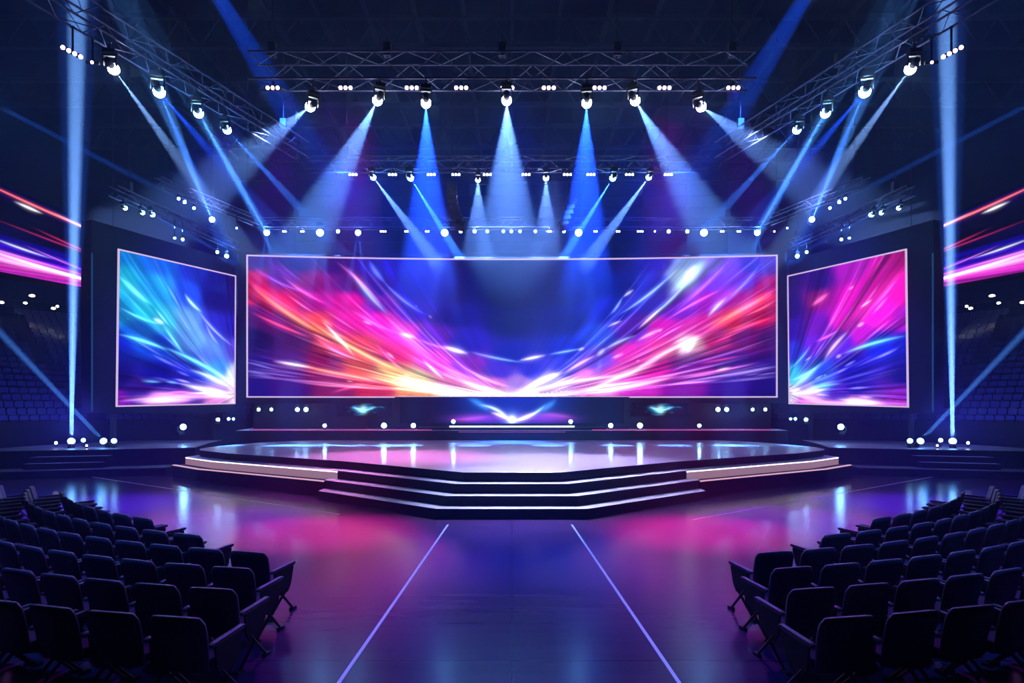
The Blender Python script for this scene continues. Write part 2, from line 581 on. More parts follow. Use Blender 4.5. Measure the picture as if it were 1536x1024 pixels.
MAIN = """380,390,70,25,150;440,390,45,25,140;500,390,50,20,130;560,392,45,30,190;590,392,60,40,230;620,390,35,30,170;680,390,25,25,120;768,390,18,20,95;860,390,20,20,110;930,390,35,20,120;985,390,35,40,190;1040,393,140,180,250;1075,390,150,120,240;1095,395,120,60,230;1130,395,60,30,190;1155,390,80,30,190
380,420,220,25,120;420,412,110,25,170;470,420,140,20,140;520,420,95,20,140;560,430,60,20,170;620,430,30,30,190;680,430,22,25,130;768,440,15,22,100;850,430,18,28,115;930,420,22,28,140;980,420,40,60,210;1030,410,180,215,255;1070,420,120,50,220;1120,420,110,45,210;1155,430,200,25,150
380,442,255,40,110;420,455,235,30,130;470,450,190,25,170;520,450,205,25,160;570,450,120,28,190;620,460,70,40,220;680,470,32,30,170;768,480,16,28,125;850,480,18,38,155;920,465,35,45,200;980,450,60,70,230;1020,460,110,40,200;1070,450,150,30,190;1120,450,170,30,170;1155,450,245,30,110
380,472,100,12,110;420,480,120,15,120;470,482,255,90,110;520,480,230,35,180;570,480,230,40,205;600,500,235,60,215;650,500,130,45,230;700,510,55,40,220;768,530,25,40,200;850,520,25,50,210;900,500,50,90,240;950,490,110,50,220;1000,490,200,40,190;1050,490,230,50,190;1100,480,255,50,110;1140,472,235,30,110
380,510,35,15,100;440,505,90,15,110;500,512,240,90,120;540,520,250,90,120;590,530,250,60,170;650,540,225,60,220;700,545,170,60,240;750,555,90,60,240;800,555,60,60,240;850,550,70,70,240;900,540,120,80,240;950,530,220,60,200;1000,520,240,70,190;1040,512,255,200,230;1080,508,225,40,160;1120,505,130,20,130;1155,510,80,15,110
380,550,45,15,140;430,545,90,20,140;480,550,150,25,110;540,545,250,110,110;580,553,255,190,130;620,568,255,245,190;680,572,255,150,220;740,575,240,140,245;780,572,190,150,255;830,570,200,190,255;880,565,230,130,240;930,560,245,80,220;980,550,235,50,200;1040,545,130,30,170;1100,545,70,20,150;1155,550,55,20,140
380,588,40,15,150;430,588,70,20,150;500,588,150,25,110;560,588,220,50,100;620,588,255,170,130;680,590,255,240,220;740,590,255,225,250;790,588,255,230,255;830,588,250,215,255;900,587,255,160,240;960,588,220,55,220;1030,585,150,30,190;1100,588,60,20,170;1155,588,30,15,140"""


def main_picture():
    X0, Y0, Wp, Hp = 373., 384., 791., 210.
    Ww, Hh = 800, 212
    U, V = np.meshgrid(np.linspace(0, 1, Ww), np.linspace(0, 1, Hh))
    X, Y = X0 + U * Wp, Y0 + V * Hp
    sx, sy = (Ww - 1) / Wp, (Hh - 1) / Hp
    fr = (X0, Y0, sx, sy)
    ctrl = []
    for it in MAIN.replace('\n', ';').split(';'):
        a = [float(q) for q in it.split(',')]
        ctrl.append((a[0], a[1], a[2:]))
    # warp lookups along the sweep so that the colour patches stretch along the flow
    img = base_field(ctrl, X, Y, 34., 22.)
    # streak texture: constant along each curve of the sweep
    left_ = X < 770
    d = np.where(left_, (778 - X) / 400., (X - 758) / 400.); d = np.clip(d, .02, 2)
    S = np.clip(594 - Y, .3, None) / d ** 1.55
    ls = np.log(S) * 3.0
    seedn = np.where(left_, noise1(ls + .25 * noise2(X / 60, Y / 60, 5), 3, 6, 2.2), noise1(ls + .25 * noise2(X / 60, Y / 60, 6), 4, 6, 2.2))
    lum = img.max(-1)
    tex = (seedn - .5) * 2.2
    tex2 = noise2(X / 45, Y / 45, 9) - .5
    lumn = np.clip(lum * 2.2, 0, 1) * (1 / (1 + (S / 620.) ** 2.2))
    lumn = lumn * np.clip((S - 20) / 70., .12, 1) ** (np.clip(d * 2 - .3, 0, 1))
    img *= np.clip(1 + (1.35 * tex + .3 * tex2) * (.06 + .94 * lumn), .22, 2.3)[..., None]

    def curve(S_, side, d0, d1, p=1.55, n=70, wob=0):
        out = []
        for t in np.linspace(0, 1, n):
            dd = d0 + (d1 - d0) * t
            x = 778 - dd * 400 if side < 0 else 758 + dd * 400
            out.append((x, 594 - S_ * dd ** p + wob * math.sin(t * 5 + S_)))
        return out
    # fine filaments along the sweep
    for side in (-1, 1):
        for k in range(190):
            S_ = math.exp(random.uniform(math.log(28), math.log(520)))
            d0 = random.uniform(.03, .95); ln = random.uniform(.08, .5)
            d1 = min(1.05, d0 + ln)
            cv = curve(S_, side, d0, d1, n=int(30 + 260 * (d1 - d0)), wob=random.uniform(-1.5, 1.5))
            mx, my = cv[len(cv) // 2]
            gi, gj = int((mx - X0) * sx), int((my - Y0) * sy)
            if not (0 <= gi < Ww and 0 <= gj < Hh):
                continue
            bc = img[gj, gi]
            m_ = bc.max()
            if m_ < .12:
                continue
            if m_ < .25:
                c = bc * 1.2 + np.array([.01, .01, .10])
            else:
                c = bc / max(m_, .01) * .6 + .25
            splat(img, cv, random.choice((.45, .5, .6, .9)), c, random.uniform(.12, .6) * (.35 + .65 * min(1, m_ * 1.5)), *fr)
    # the named strokes of the picture
    W_ = (1, .95, 1); O_ = (1, .45, .18); K_ = (1, .12, .30); V_ = (.45, .15, 1); B_ = (.12, .2, 1); C_ = (.35, .6, 1); G_ = (1, .25, .8)
    S = [((374, 424), (500, 508), 6, 1.8, O_, .8), ((450, 472), (620, 565), 6, 1.6, (1, .6, .3), 1.0), ((374, 422), (480, 488), 4, 5, K_, .5),
         ((374, 466), (470, 507), 2, 1.2, K_, .8), ((470, 505), (540, 540), 4, 1.2, G_, .8), ((478, 477), (530, 535), -1, 1.1, W_, .9), ((478, 476), (498, 490), -1, .8, W_, .6),
         ((408, 541), (470, 551), 0, 1.3, W_, .8), ((440, 545), (560, 568), 2, 1.2, O_, .9), ((540, 560), (700, 592), 4, 1.4, (1, .8, .4), 1.0), ((490, 590), (560, 574), -2, 1.2, K_, .6),
         ((560, 545), (650, 588), 5, 3.6, (1, .7, .35), .6), ((590, 560), (680, 592), 3, 2.2, (1, .92, .7), .9), ((575, 525), (590, 537), 0, 1.6, W_, 1), ((560, 512), (610, 560), 3, 1, G_, .6),
         ((374, 396), (470, 440), 6, 1., V_, .6), ((420, 410), (490, 455), 4, 1.2, G_, .6), ((520, 460), (600, 500), 3, 1.1, G_, .7), ((540, 478), (556, 485), 0, 1.8, W_, .8),
         ((500, 388), (570, 455), -3, 1.4, G_, .6), ((520, 400), (580, 470), 2, 1.7, C_, .9), ((575, 468), (650, 540), 3, 4.5, (.7, .3, 1), .55), ((595, 497), (622, 504), 0, 2.6, W_, 1.4),
         ((610, 500), (700, 526), 4, 1.2, V_, 1.), ((662, 516), (702, 528), 1, 1.8, W_, 1.1), ((700, 524), (790, 542), 2, 1., C_, .7), ((550, 386), (575, 420), 2, 2, B_, 1.2), ((570, 415), (640, 470), 5, 1.2, B_, 1.2),
         ((640, 469), (646, 474), 0, 1.4, (1, .6, .8), 1), ((620, 454), (624, 457), 0, 1.3, C_, .9), ((630, 535), (665, 568), 1, 1.1, W_, .9), ((620, 520), (720, 570), 6, 1.1, G_, .9), ((600, 560), (614, 564), 0, 1, W_, .6),
         ((680, 565), (768, 592), 3, 1.6, W_, .9), ((640, 590), (860, 592), 0, 2.0, W_, .6), ((515, 570), (528, 572), 0, 1, W_, .7), ((690, 545), (770, 580), 5, 1.2, (.9, .5, 1), .8),
         # right half
         ((1065, 385), (1005, 440), -2, 5, (.5, .8, 1), .9), ((1050, 392), (1030, 415), 0, 5, W_, .9), ((1020, 400), (930, 470), -4, 1.2, C_, .9), ((1040, 415), (975, 478), -2, 1.3, C_, .9),
         ((1000, 455), (960, 492), 0, 1.2, W_, .7), ((955, 430), (938, 442), 0, 1.6, W_, 1.), ((938, 440), (918, 470), -2, .9, C_, .7), ((938, 478), (914, 488), 1, 1.3, W_, .9), ((870, 523), (880, 519), 0, 2.2, W_, 1.3),
         ((778, 539), (822, 530), 0, 1.3, W_, .9), ((822, 530), (878, 520), 0, .9, C_, .8), ((912, 520), (898, 532), 0, 3.2, (.8, .9, 1), 1.3), ((960, 500), (905, 525), 2, 1.1, C_, .8), ((900, 530), (845, 562), 2, 1.3, (1, .6, .8), .9),
         ((850, 556), (780, 588), 3, 2.4, W_, 1.2), ((1000, 490), (958, 510), 1, 1.3, (1, .5, .8), .9), ((998, 492), (990, 495), 0, 1.8, W_, .9), ((940, 528), (920, 536), 0, 1.3, W_, .8), ((1163, 440), (1060, 497), 3, 2., (1, .35, .2), .9),
         ((1163, 436), (1090, 478), 2, 5, K_, .5), ((1060, 500), (940, 566), 4, 1.8, (1, .6, .7), 1.0), ((1050, 505), (1022, 530), 0, 5, W_, 1.1), ((1046, 512), (1034, 528), 0, 2.5, W_, 1.2), ((1163, 475), (1080, 507), 2, 1.2, K_, .9),
         ((1145, 390), (1080, 460), -4, 1.4, B_, 1.1), ((1095, 444), (1065, 475), 2, 1.5, C_, 1.1), ((1120, 420), (1060, 478), 4, 4, V_, .35), ((1100, 550), (1075, 556), 0, 1.4, W_, .9), ((1140, 543), (1010, 566), -2, 1., G_, .8), ((1020, 562), (880, 590), -3, 1.6, (1, .7, .9), 1.0),
         ((990, 545), (880, 590), 4, 2.2, (1, .75, .95), .9), ((1120, 532), (1050, 545), 0, .9, K_, .5), ((960, 560), (770, 592), 5, 1.5, W_, .7), ((1000, 390), (1000, 400), 0, 3, B_, .5), ((905, 535), (900, 560), 0, 4, C_, .35), ((964, 538), (958, 541), 0, 1.4, W_, .8),
         ((1100, 385), (1010, 470), -3, 1.4, V_, .8), ((1090, 430), (1000, 480), 2, 1.1, G_, .7), ((980, 570), (860, 588), 2, 1.1, W_, .7)]
    for (p0, p1, bd, wd, c, am) in S:
        stroke(img, p0, p1, bd, wd, c, am, fr, .8)
    return np.clip(img, 0, 2.2)


def main_screen():
    r = tag(empty('led_screen', (0, 38.4, 1.5)), 'wide central LED screen showing sweeping magenta, orange and blue light trails above the stage', 'screen')
    z0, z1, hw = 3.33, 11.1, 14.65

    def fn(U, V, off=0.):
        x = -hw + 2 * hw * U
        return np.stack([x, 38 - (x / hw) ** 2 * 1.0 + off + 0 * V, z1 + (z0 - z1) * V], -1)
    led_mesh('display', main_picture(), fn, r)
    # curved edge light and curved housing behind
    b = MB(); n = 24; tk = .075
    ys = [38 - (-1 + 2 * i / n) ** 2 for i in range(n + 1)]
    xs = [-hw + 2 * hw * i / n for i in range(n + 1)]
    for za, zb in ((z1, z1 + tk), (z0 - tk, z0)):
        for i in range(n):
            v = [(xs[i], ys[i] - .05, za), (xs[i + 1], ys[i + 1] - .05, za), (xs[i + 1], ys[i + 1] + .1, za), (xs[i], ys[i] + .1, za),
                 (xs[i], ys[i] - .05, zb), (xs[i + 1], ys[i + 1] - .05, zb), (xs[i + 1], ys[i + 1] + .1, zb), (xs[i], ys[i] + .1, zb)]
            b.add(v, [(3, 2, 1, 0), (4, 5, 6, 7), (0, 1, 5, 4), (2, 3, 7, 6)])
    for s in (-1, 1):
        b.box((s * (hw + tk / 2), 37.02, (z0 + z1) / 2), (tk, .15, z1 - z0 + 2 * tk))
    tag(child(b.build('edge_light', M['trim']), r), 'thin pinkish white lit border')
    b = MB()
    xs2 = [-15.25 + 30.5 * i / n for i in range(n + 1)]
    for i in range(n):
        ya, yb = 38.15 - (xs2[i] / 14.65) ** 2, 38.15 - (xs2[i + 1] / 14.65) ** 2
        v = [(xs2[i], ya, 2.95), (xs2[i + 1], yb, 2.95), (xs2[i + 1], 39.2, 2.95), (xs2[i], 39.2, 2.95),
             (xs2[i], ya, 11.32), (xs2[i + 1], yb, 11.32), (xs2[i + 1], 39.2, 11.32), (xs2[i], 39.2, 11.32)]
        b.add(v, [(3, 2, 1, 0), (4, 5, 6, 7), (0, 1, 5, 4), (2, 3, 7, 6)] + ([(3, 0, 4, 7)] if i == 0 else []) + ([(1, 2, 6, 5)] if i == n - 1 else []))
    child(b.build('housing', M['housing']), r)
    b = MB(); b.box((0, 38.25, 2.232), (29, 1.74, 1.45)); child(b.build('base', M['black']), r)


main_screen()

LSC = """0,0,30,140,225;.3,.02,28,110,225;.6,.03,38,60,190;1,.03,35,20,110;.8,.1,30,35,160
0,.2,50,205,245;.3,.2,45,170,250;.55,.2,45,90,230;.8,.2,30,25,140;1,.2,32,20,125
0,.4,40,165,235;.2,.36,50,210,250;.35,.42,80,210,250;.55,.4,110,165,240;.8,.4,55,55,220;1,.4,45,35,190
0,.6,25,50,200;.3,.6,25,80,215;.6,.52,100,160,240;.8,.6,80,120,240;1,.58,100,80,230;.15,.52,30,120,230
0,.8,25,18,125;.3,.8,20,22,160;.6,.75,25,55,210;.82,.74,60,150,250;1,.78,225,235,255;.5,.88,50,30,190
0,.97,140,30,190;.3,.98,215,130,240;.6,.93,90,50,210;.85,.9,180,140,245;1,.93,255,225,250;.5,.97,190,80,230;.8,.98,240,150,240;.15,.9,70,25,160"""
RSC = """0,.03,45,20,110;.3,.1,60,20,130;.6,.05,180,30,190;1,.03,225,40,180;.8,.15,240,35,200
0,.25,38,20,120;.3,.2,150,28,140;.6,.25,235,35,210;1,.25,250,30,195;.8,.4,250,40,225
0,.42,60,25,170;.3,.42,120,30,190;.5,.4,235,40,220;.7,.36,255,50,230;1,.45,190,40,220
0,.6,60,70,225;.3,.55,120,50,225;.5,.55,110,45,225;.8,.6,35,50,220;1,.6,32,40,185;.65,.5,200,40,215
0,.78,70,195,250;.3,.75,50,90,235;.6,.75,35,28,180;1,.8,32,22,145;.3,.84,60,110,240
0,.92,235,225,255;.25,.9,190,160,250;.5,.92,90,40,210;.6,.88,45,25,185;1,.92,150,50,210;.6,.98,240,150,240;.2,.98,215,90,230;1,1,215,90,235"""


def side_picture(src, flip):
    Ww, Hh = 180, 236
    U, V = np.meshgrid(np.linspace(0, 1, Ww), np.linspace(0, 1, Hh))
    ctrl = []
    for it in src.replace('\n', ';').split(';'):
        a = [float(q) for q in it.split(',')]
        ctrl.append((a[0], a[1], a[2:]))
    img = base_field(ctrl, U, V, .13, .10)
    uu = (1 - U) if flip else U
    X = uu * 178; Y = V * 234
    d = np.clip((196 - X) / 190., .03, 2)
    S = np.clip(214 - Y, -19, None)
    S = np.where(S > 0, S, S * 3) / d ** 1.35
    a = np.arcsinh(S / 30.) * 4
    img *= np.clip(1 + .95 * 2.0 * (noise1(a + .3 * noise2(X / 50, Y / 50, 21 + flip), 31 + flip, 5, 1.6) - .5), .3, 2.1)[..., None]
    fr = (0., 0., (Ww - 1) / 178., (Hh - 1) / 234.)
    fx = (lambda p: (178 - p[0], p[1])) if flip else (lambda p: p)
    for k in range(90):
        S_ = random.uniform(-40, 330)
        d0 = random.uniform(.05, .8); d1 = min(1.05, d0 + random.uniform(.1, .5))
        pts = []
        for t in np.linspace(0, 1, 60):
            dd = d0 + (d1 - d0) * t
            x = 196 - dd * 190; y = 214 - (S_ if S_ > 0 else S_ / 3) * dd ** 1.35
            pts.append(fx((x, y)))
        mx, my = pts[30]
        gi, gj = int(mx * fr[2]), int(my * fr[3])
        if 0 <= gi < Ww and 0 <= gj < Hh:
            bc = img[gj, gi]; m_ = max(.05, bc.max())
            splat(img, pts, random.choice((.5, .7, 1.1)), bc / m_ * .6 + .2, random.uniform(.1, .45) * min(1, m_ + .25), *fr)
    W_ = (1, 1, 1); C_ = (.2, .75, 1); G_ = (1, .2, .8); B_ = (.25, .35, 1)
    if not flip:
        S = [((0, 38), (45, 76), 2, 1.8, C_, 1.2), ((0, 85), (60, 105), 3, 1.1, C_, .9), ((0, 126), (70, 146), -2, 1.5, C_, 1.3), ((60, 140), (176, 200), -5, 1.8, C_, 1.3),
             ((46, 96), (62, 103), 0, 3.4, W_, 1.6), ((60, 105), (92, 150), 0, 1.2, C_, 1.), ((92, 48), (120, 75), 3, 1.3, (.5, .9, 1), 1.2), ((110, 68), (176, 130), 5, 1.2, B_, 1.3),
             ((125, 90), (150, 130), 3, 1., B_, 1.), ((96, 80), (176, 160), 8, 9, (.25, .45, .6), .35), ((100, 175), (176, 210), -4, 1.8, (.6, .8, 1), 1.3), ((140, 178), (176, 205), 0, 5, (.7, .85, 1), .4),
             ((30, 196), (60, 197), 0, 1.4, C_, .8), ((65, 196), (85, 198), 0, 1.4, C_, 1.), ((85, 198), (176, 215), 3, 2.4, W_, 1.1), ((110, 214), (60, 216), 2, 1.1, G_, .8), ((0, 226), (176, 222), -3, 2.4, (1, .5, .9), .9),
             ((20, 228), (110, 226), 0, 2.2, (1, .8, 1), .8), ((120, 214), (176, 222), 0, 3, (1, .8, .95), .9)]
    else:   # given in the right-hand picture's own left-to-right pixels, y downwards
        S = [((0, 193), (60, 160), 4, 1.6, C_, 1.0), ((60, 160), (100, 112), -3, 1.6, (1, .7, 1), .8), ((80, 155), (88, 150), 0, 3, W_, 1.2), ((88, 150), (178, 128), -3, 1.5, C_, 1.1), ((112, 107), (122, 101), 0, 2.6, W_, 1.4),
             ((60, 185), (64, 183), 0, 2., C_, 1.), ((100, 45), (108, 40), 0, 1.6, W_, .9), ((116, 77), (134, 66), 0, 1.3, W_, 1), ((40, 62), (70, 44), 0, 2.2, (1, .25, .5), .9), ((0, 215), (70, 205), 3, 1.8, (.8, .85, 1), 1.1),
             ((0, 202), (50, 170), 3, 3, (.4, .8, 1), .7), ((0, 172), (40, 128), 3, 1., C_, .6), ((40, 150), (28, 158), 0, 1.3, W_, .8), ((45, 125), (85, 108), 2, 1., G_, .8), ((20, 212), (90, 198), -2, 1.4, C_, .8),
             ((0, 228), (178, 230), 2, 2.2, (1, .5, .9), .9), ((80, 224), (150, 229), 1, 2., W_, .9), ((10, 216), (60, 226), 2, 3, (1, .7, 1), .7), ((178, 20), (90, 100), -6, 8, (1, .08, .5), .3)]
        fx = lambda p: p
    for (p0, p1, bd, wd, c, am) in S:
        stroke(img, fx(p0), fx(p1), bd, wd, c, am, fr, .8)
    return np.clip(img, 0, 2.2)


def side_screen(s):
    q = {-1: ((178, 374, 30.1), (353, 414, 37.0), (352, 605, 37.0), (175, 609, 30.1)),
         1: ((1182, 414, 37.0), (1359, 374, 30.1), (1362, 610, 30.1), (1184, 605, 37.0))}[s]
    TL, TR, BR, BL = [np.array(P(*c)) for c in q]
    colours = 'cyan, blue and white' if s < 0 else 'magenta and blue'
    cen = (TL + BR) / 2
    r = tag(empty('led_screen', (cen[0], cen[1], 1.0)), '%s angled side LED screen showing %s light trails' % (SIDE[s], colours), 'screen')

    def fn(U, V):
        U, V = U[..., None], V[..., None]
        return (TL * (1 - U) + TR * U) * (1 - V) + (BL * (1 - U) + BR * U) * V
    led_mesh('display', side_picture(LSC if s < 0 else RSC, s > 0), fn, r)
    nrm = np.cross(TR - TL, BL - TL); nrm /= np.linalg.norm(nrm)
    if nrm[1] < 0:
        nrm = -nrm                       # points away from the audience
    b = MB(); t = .065

    def bar(a, c):
        a, c = Vector(a), Vector(c)
        d = (c - a).normalized(); n_ = Vector(nrm); u_ = d.cross(n_).normalized()
        vs = []
        for e, k in ((a - d * t / 2, 0), (c + d * t / 2, 1)):
            for i, j in ((-1, -1), (1, -1), (1, 1), (-1, 1)):
                vs.append(e + u_ * (i * t / 2) + n_ * (j * t / 2))
        b.add(vs, [(3, 2, 1, 0), (4, 5, 6, 7), (0, 1, 5, 4), (1, 2, 6, 5), (2, 3, 7, 6), (3, 0, 4, 7)])
    for a, c in ((TL, TR), (TR, BR), (BR, BL), (BL, TL)):
        bar(a, c)
    tag(child(b.build('edge_light', M['trim']), r), 'thin pinkish white lit border')
    # black housing wall the display is set into
    dx = (TR - TL) / np.linalg.norm(TR - TL)
    out = -dx if s < 0 else dx
    O_, I_ = (TL, TR) if s < 0 else (TR, TL)
    o2 = O_ + out * 1.15; i2 = I_ - out * .15
    b = MB()
    k0, k1 = nrm * .22, nrm * .85
    za, zb = 2.45, 11.5 if False else 10.9
    vs = [(*(p + k)[:2], z) for z in (za, zb) for p, k in ((o2, k0), (i2, k0), (i2, k1), (o2, k1))]
    b.add(vs, [(3, 2, 1, 0), (4, 5, 6, 7), (0, 1, 5, 4), (1, 2, 6, 5), (2, 3, 7, 6), (3, 0, 4, 7)])
    child(b.build('housing', M['housing']), r)
    b = MB(); e = o2 + k0 - nrm * .03
    b.box((e[0], e[1], 6.0), (.05, .05, 6.9)); tag(child(b.build('edge_strip', M['blue_edge']), r), 'faint blue lit edge')
    for tt in (.15, .85):
        e = o2 * (1 - tt) + i2 * tt + nrm * .5
        zf = 1.003 if tt < .5 else 0.
        b = MB(); b.box((e[0], e[1], (za + zf) / 2), (.18, .18, za - zf)); child(b.build('support_post', M['steel']), r)
        b = MB(); b.tube((e[0], e[1], zb), (e[0], e[1], 23.97), .02, 5); child(b.build('hanging_cable', M['steel']), r)


side_screen(-1)
side_screen(1)


# lower centre display under the big screen and two small cyan ones
def low_displays():
    X0, Y0, Wp, Hp = 600., 595., 336., 40.
    Ww, Hh = 300, 48
    U, V = np.meshgrid(np.linspace(0, 1, Ww), np.linspace(0, 1, Hh))
    X, Y = X0 + U * Wp, Y0 + V * Hp
    c = np.abs(X - 768) / 168.
    img = np.zeros((Hh, Ww, 3))
    g = np.exp(-(c / .42) ** 2)[..., None]
    img += g * srgb2lin(np.array([28, 60, 205]) / 255.) * (1.0 - .35 * V[..., None])
    pk = (np.exp(-((c - .28) / .25) ** 2) * np.exp(-((V - .80) / .16) ** 2))[..., None]
    img += pk * srgb2lin(np.array([150, 60, 190]) / 255.)
    img += (np.exp(-(c / .8) ** 2))[..., None] * np.array([.002, .006, .05])
    fr = (X0, Y0, (Ww - 1) / Wp, (Hh - 1) / Hp)
    for s in (-1, 1):
        m = lambda x: 768 + s * (768 - x)
        for (x0, y0, x1, y1, bd, wd, cc, am) in ((718, 606, 766, 630, 5, 1.3, (.55, .75, 1), 1.2), (735, 618, 768, 632, 2, 1.5, (1, .8, .8), 1.1), (700, 596, 735, 618, 3, 3, (.1, .45, 1), .6),
                                                 (670, 628, 740, 622, -3, 2, (.6, .15, .6), .4)):
            stroke(img, (m(x0), y0), (m(x1), y1), bd * -s * -1 if s < 0 else -bd, wd, cc, am, fr, .8)
    splat(img, [(768, 629)], 4, (.8, .9, 1), 1.8, *fr, taper=False)
    splat(img, [(768, 629)], 9, (.3, .5, 1), .7, *fr, taper=False)
    r = tag(empty('led_display', (0, 37.6, 1.5)), 'low centre LED panel with a glowing blue V flare under the big screen', 'screen')
    a, d_ = P(X0, Y0 + 1, 36.9), P(X0 + Wp, Y0 + Hp, 36.9)

    def fn(U, V):
        return np.stack([a.x + (d_.x - a.x) * U, 36.9 + 0 * U, a.z + (d_.z - a.z) * V], -1)
    led_mesh('display', img, fn, r)
    b = MB(); b.box((0, 37.1, 2.4), (13.0, .3, 1.78)); child(b.build('housing', M['housing']), r)
    for s in (-1, 1):
        px = 768 + s * 223
        w_, h_ = 84., 20.
        Ww2, Hh2 = 120, 32
        im = np.zeros((Hh2, Ww2, 3))
        fr2 = (px - w_ / 2, 604., (Ww2 - 1) / w_, (Hh2 - 1) / h_)
        rr = random.Random(5)
        for k in range(46):
            y = 614 + rr.gauss(0, 3.2); x = px + rr.gauss(0, 11); L = rr.uniform(4, 24)
            stroke(im, (x - L / 2, y - (x - px) * rr.uniform(-.2, .2)), (x + L / 2, y), rr.uniform(-1, 1), rr.uniform(.5, 1.1), (.05, rr.uniform(.3, .7), 1), rr.uniform(.2, .6), fr2)
        stroke(im, (px - 18, 609), (px + 4, 616), 1, 1.6, (.4, .85, 1), 1.2, fr2); stroke(im, (px + 20, 609), (px - 2, 616), -1, 1.4, (.3, .8, 1), 1., fr2)
        splat(im, [(px, 614)], 4, (.5, .9, 1), 1.0, *fr2, taper=False)
        a2, d2 = P(px - w_ / 2, 604, 37.1), P(px + w_ / 2, 624, 37.1)
        r2 = tag(empty('led_display', ((px - CX) / F * 37.2, 37.4, 1.5)), 'small LED panel with a cyan starburst under the %s half of the big screen' % SIDE[s], 'screen')

        def fn2(U, V, a2=a2, d2=d2):
            return np.stack([a2.x + (d2.x - a2.x) * U, 37.1 + 0 * U, a2.z + (d2.z - a2.z) * V], -1)
        led_mesh('display', im * 1.2, fn2, r2)
        b = MB(); b.box(((a2.x + d2.x) / 2, 37.24, (a2.z + d2.z) / 2), (d2.x - a2.x + .1, .2, a2.z - d2.z + .1)); b.box(((a2.x + d2.x) / 2, 37.26, 1.96), (.3, .15, .88))
        child(b.build('housing', M['housing']), r2)


low_displays()


# ribbon displays on the balcony fronts
def ribbon(s):
    Ww, Hh = 330, 130
    U, V = np.meshgrid(np.linspace(0, 1, Ww), np.linspace(0, 1, Hh))   # U 0 = towards the camera, 1 = far end
    ctrl = []
    for u in (0, .25, .5, .75, 1):
        for v, c in ((0, (14, 8, 70)), (.08, (40, 14, 110)), (.2, (18, 8, 60)), (.35, (12, 6, 45)), (.5, (16, 8, 70)), (.62, (30, 12, 150)), (.72, (70, 20, 220)), (.82, (170, 30, 225)), (.9, (240, 60, 225)), (.97, (225, 60, 220)), (1, (200, 60, 225))):
            ctrl.append((u, v + (.0 if u < .5 else .01), c))
    img = base_field(ctrl, U, V, .3, .08)
    sh = V - .05 * np.sin(U * 2.6 + 1)
    img *= np.clip(1 + 1.9 * (noise1(sh * 26 + .5 * noise2(U * 3, V * 2, 77), 51 if s < 0 else 52, 5, 1.) - .5), .3, 2.2)[..., None]
    fr = (0., 0., (Ww - 1) / 330., (Hh - 1) / 120.)
    W_ = (.9, .95, 1); O_ = (1, .22, .08); R_ = (.7, .05, .15); G_ = (1, .3, .85); V_ = (.4, .15, 1)
    S = [((0, 4), (150, 6), 2, 1.5, O_, .7), ((110, 5), (330, 12), 3, 1.5, O_, 1.), ((150, 8), (300, 10), 2, 1.0, R_, 1.), ((100, 0), (160, 3), 0, 1.6, W_, 1.1), ((0, 2), (90, 2), 0, 1.8, (.5, .6, 1), .7),
         ((225, 9), (330, 14), 1, 2, (.8, .7, 1), .9), ((295, 10), (330, 13), 0, 2.4, W_, 1.2), ((180, 17), (215, 18), 0, 1.8, W_, 1.2), ((60, 22), (160, 26), 0, 1.2, R_, .9), ((200, 44), (330, 58), 2, 1.2, R_, .9),
         ((150, 50), (330, 60), 1, 1., R_, .6), ((0, 62), (160, 74), 2, 1.4, V_, .9), ((150, 76), (230, 84), 1, 1.2, W_, .8), ((120, 90), (330, 108), 3, 2.2, (1, .8, 1), 1.0), ((100, 98), (260, 106), 1, 3.4, (1, .6, .95), .8),
         ((200, 100), (330, 110), 0, 2, W_, .9), ((0, 100), (90, 106), 0, 2, G_, .8), ((0, 112), (110, 116), 0, 2.6, (.2, .6, 1), 1.), ((0, 80), (330, 100), 2, 1.2, G_, .7), ((230, 78), (330, 100), 2, 1., V_, .9), ((190, 74), (280, 92), 0, 1., G_, .6)]
    for (p0, p1, bd, wd, c, am) in S:
        stroke(img, p0, p1, bd, wd * .6, c, am, fr, .7)
    if s > 0:
        pass
    r = tag(empty('ribbon_display', (s * 21.5, 30, 8.3)), 'long LED ribbon with violet and orange streaks on the %s balcony front' % SIDE[s], 'screen')
    NA, NB = Vector((s * 19.6, 17.0)), Vector((s * 22.35, 37.6))

    def fn(U, V):
        zb = 7.4 + 1.75 * U; zt = 11.35 + 1.1 * U
        x = NA.x + (NB.x - NA.x) * U
        return np.stack([x, NA.y + (NB.y - NA.y) * U, zt + (zb - zt) * V], -1)
    if s > 0:
        im = img[:, ::-1]; fn_ = lambda U, V: fn(1 - U, V)
    else:
        im, fn_ = img, fn
    led_mesh('display', im, fn_, r)
    b = MB()
    x0, x1 = NA.x + s * .08, NB.x + s * .08
    vs = [(x0, 17, 7.3), (x1, 37.6, 9.05), (x1 + s * .8, 37.6, 9.05), (x0 + s * .8, 17, 7.3), (x0, 17, 11.4), (x1, 37.6, 12.5), (x1 + s * .8, 37.6, 12.5), (x0 + s * .8, 17, 11.4)]
    b.add(vs, [(3, 2, 1, 0), (4, 5, 6, 7), (0, 1, 5, 4), (1, 2, 6, 5), (2, 3, 7, 6), (3, 0, 4, 7)])
    child(b.build('balcony_front', M['housing']), r)


ribbon(-1)
ribbon(1)

# ------------------------------------------------------------------ seating bowls
BC = (0., 20.)
ROWS = 20


def bowl_pt(R, deg, s):
    a = math.radians(deg)
    return (s * -math.cos(a) * -R if False else s * R * abs(math.cos(a)), BC[1] + R * math.sin(a))


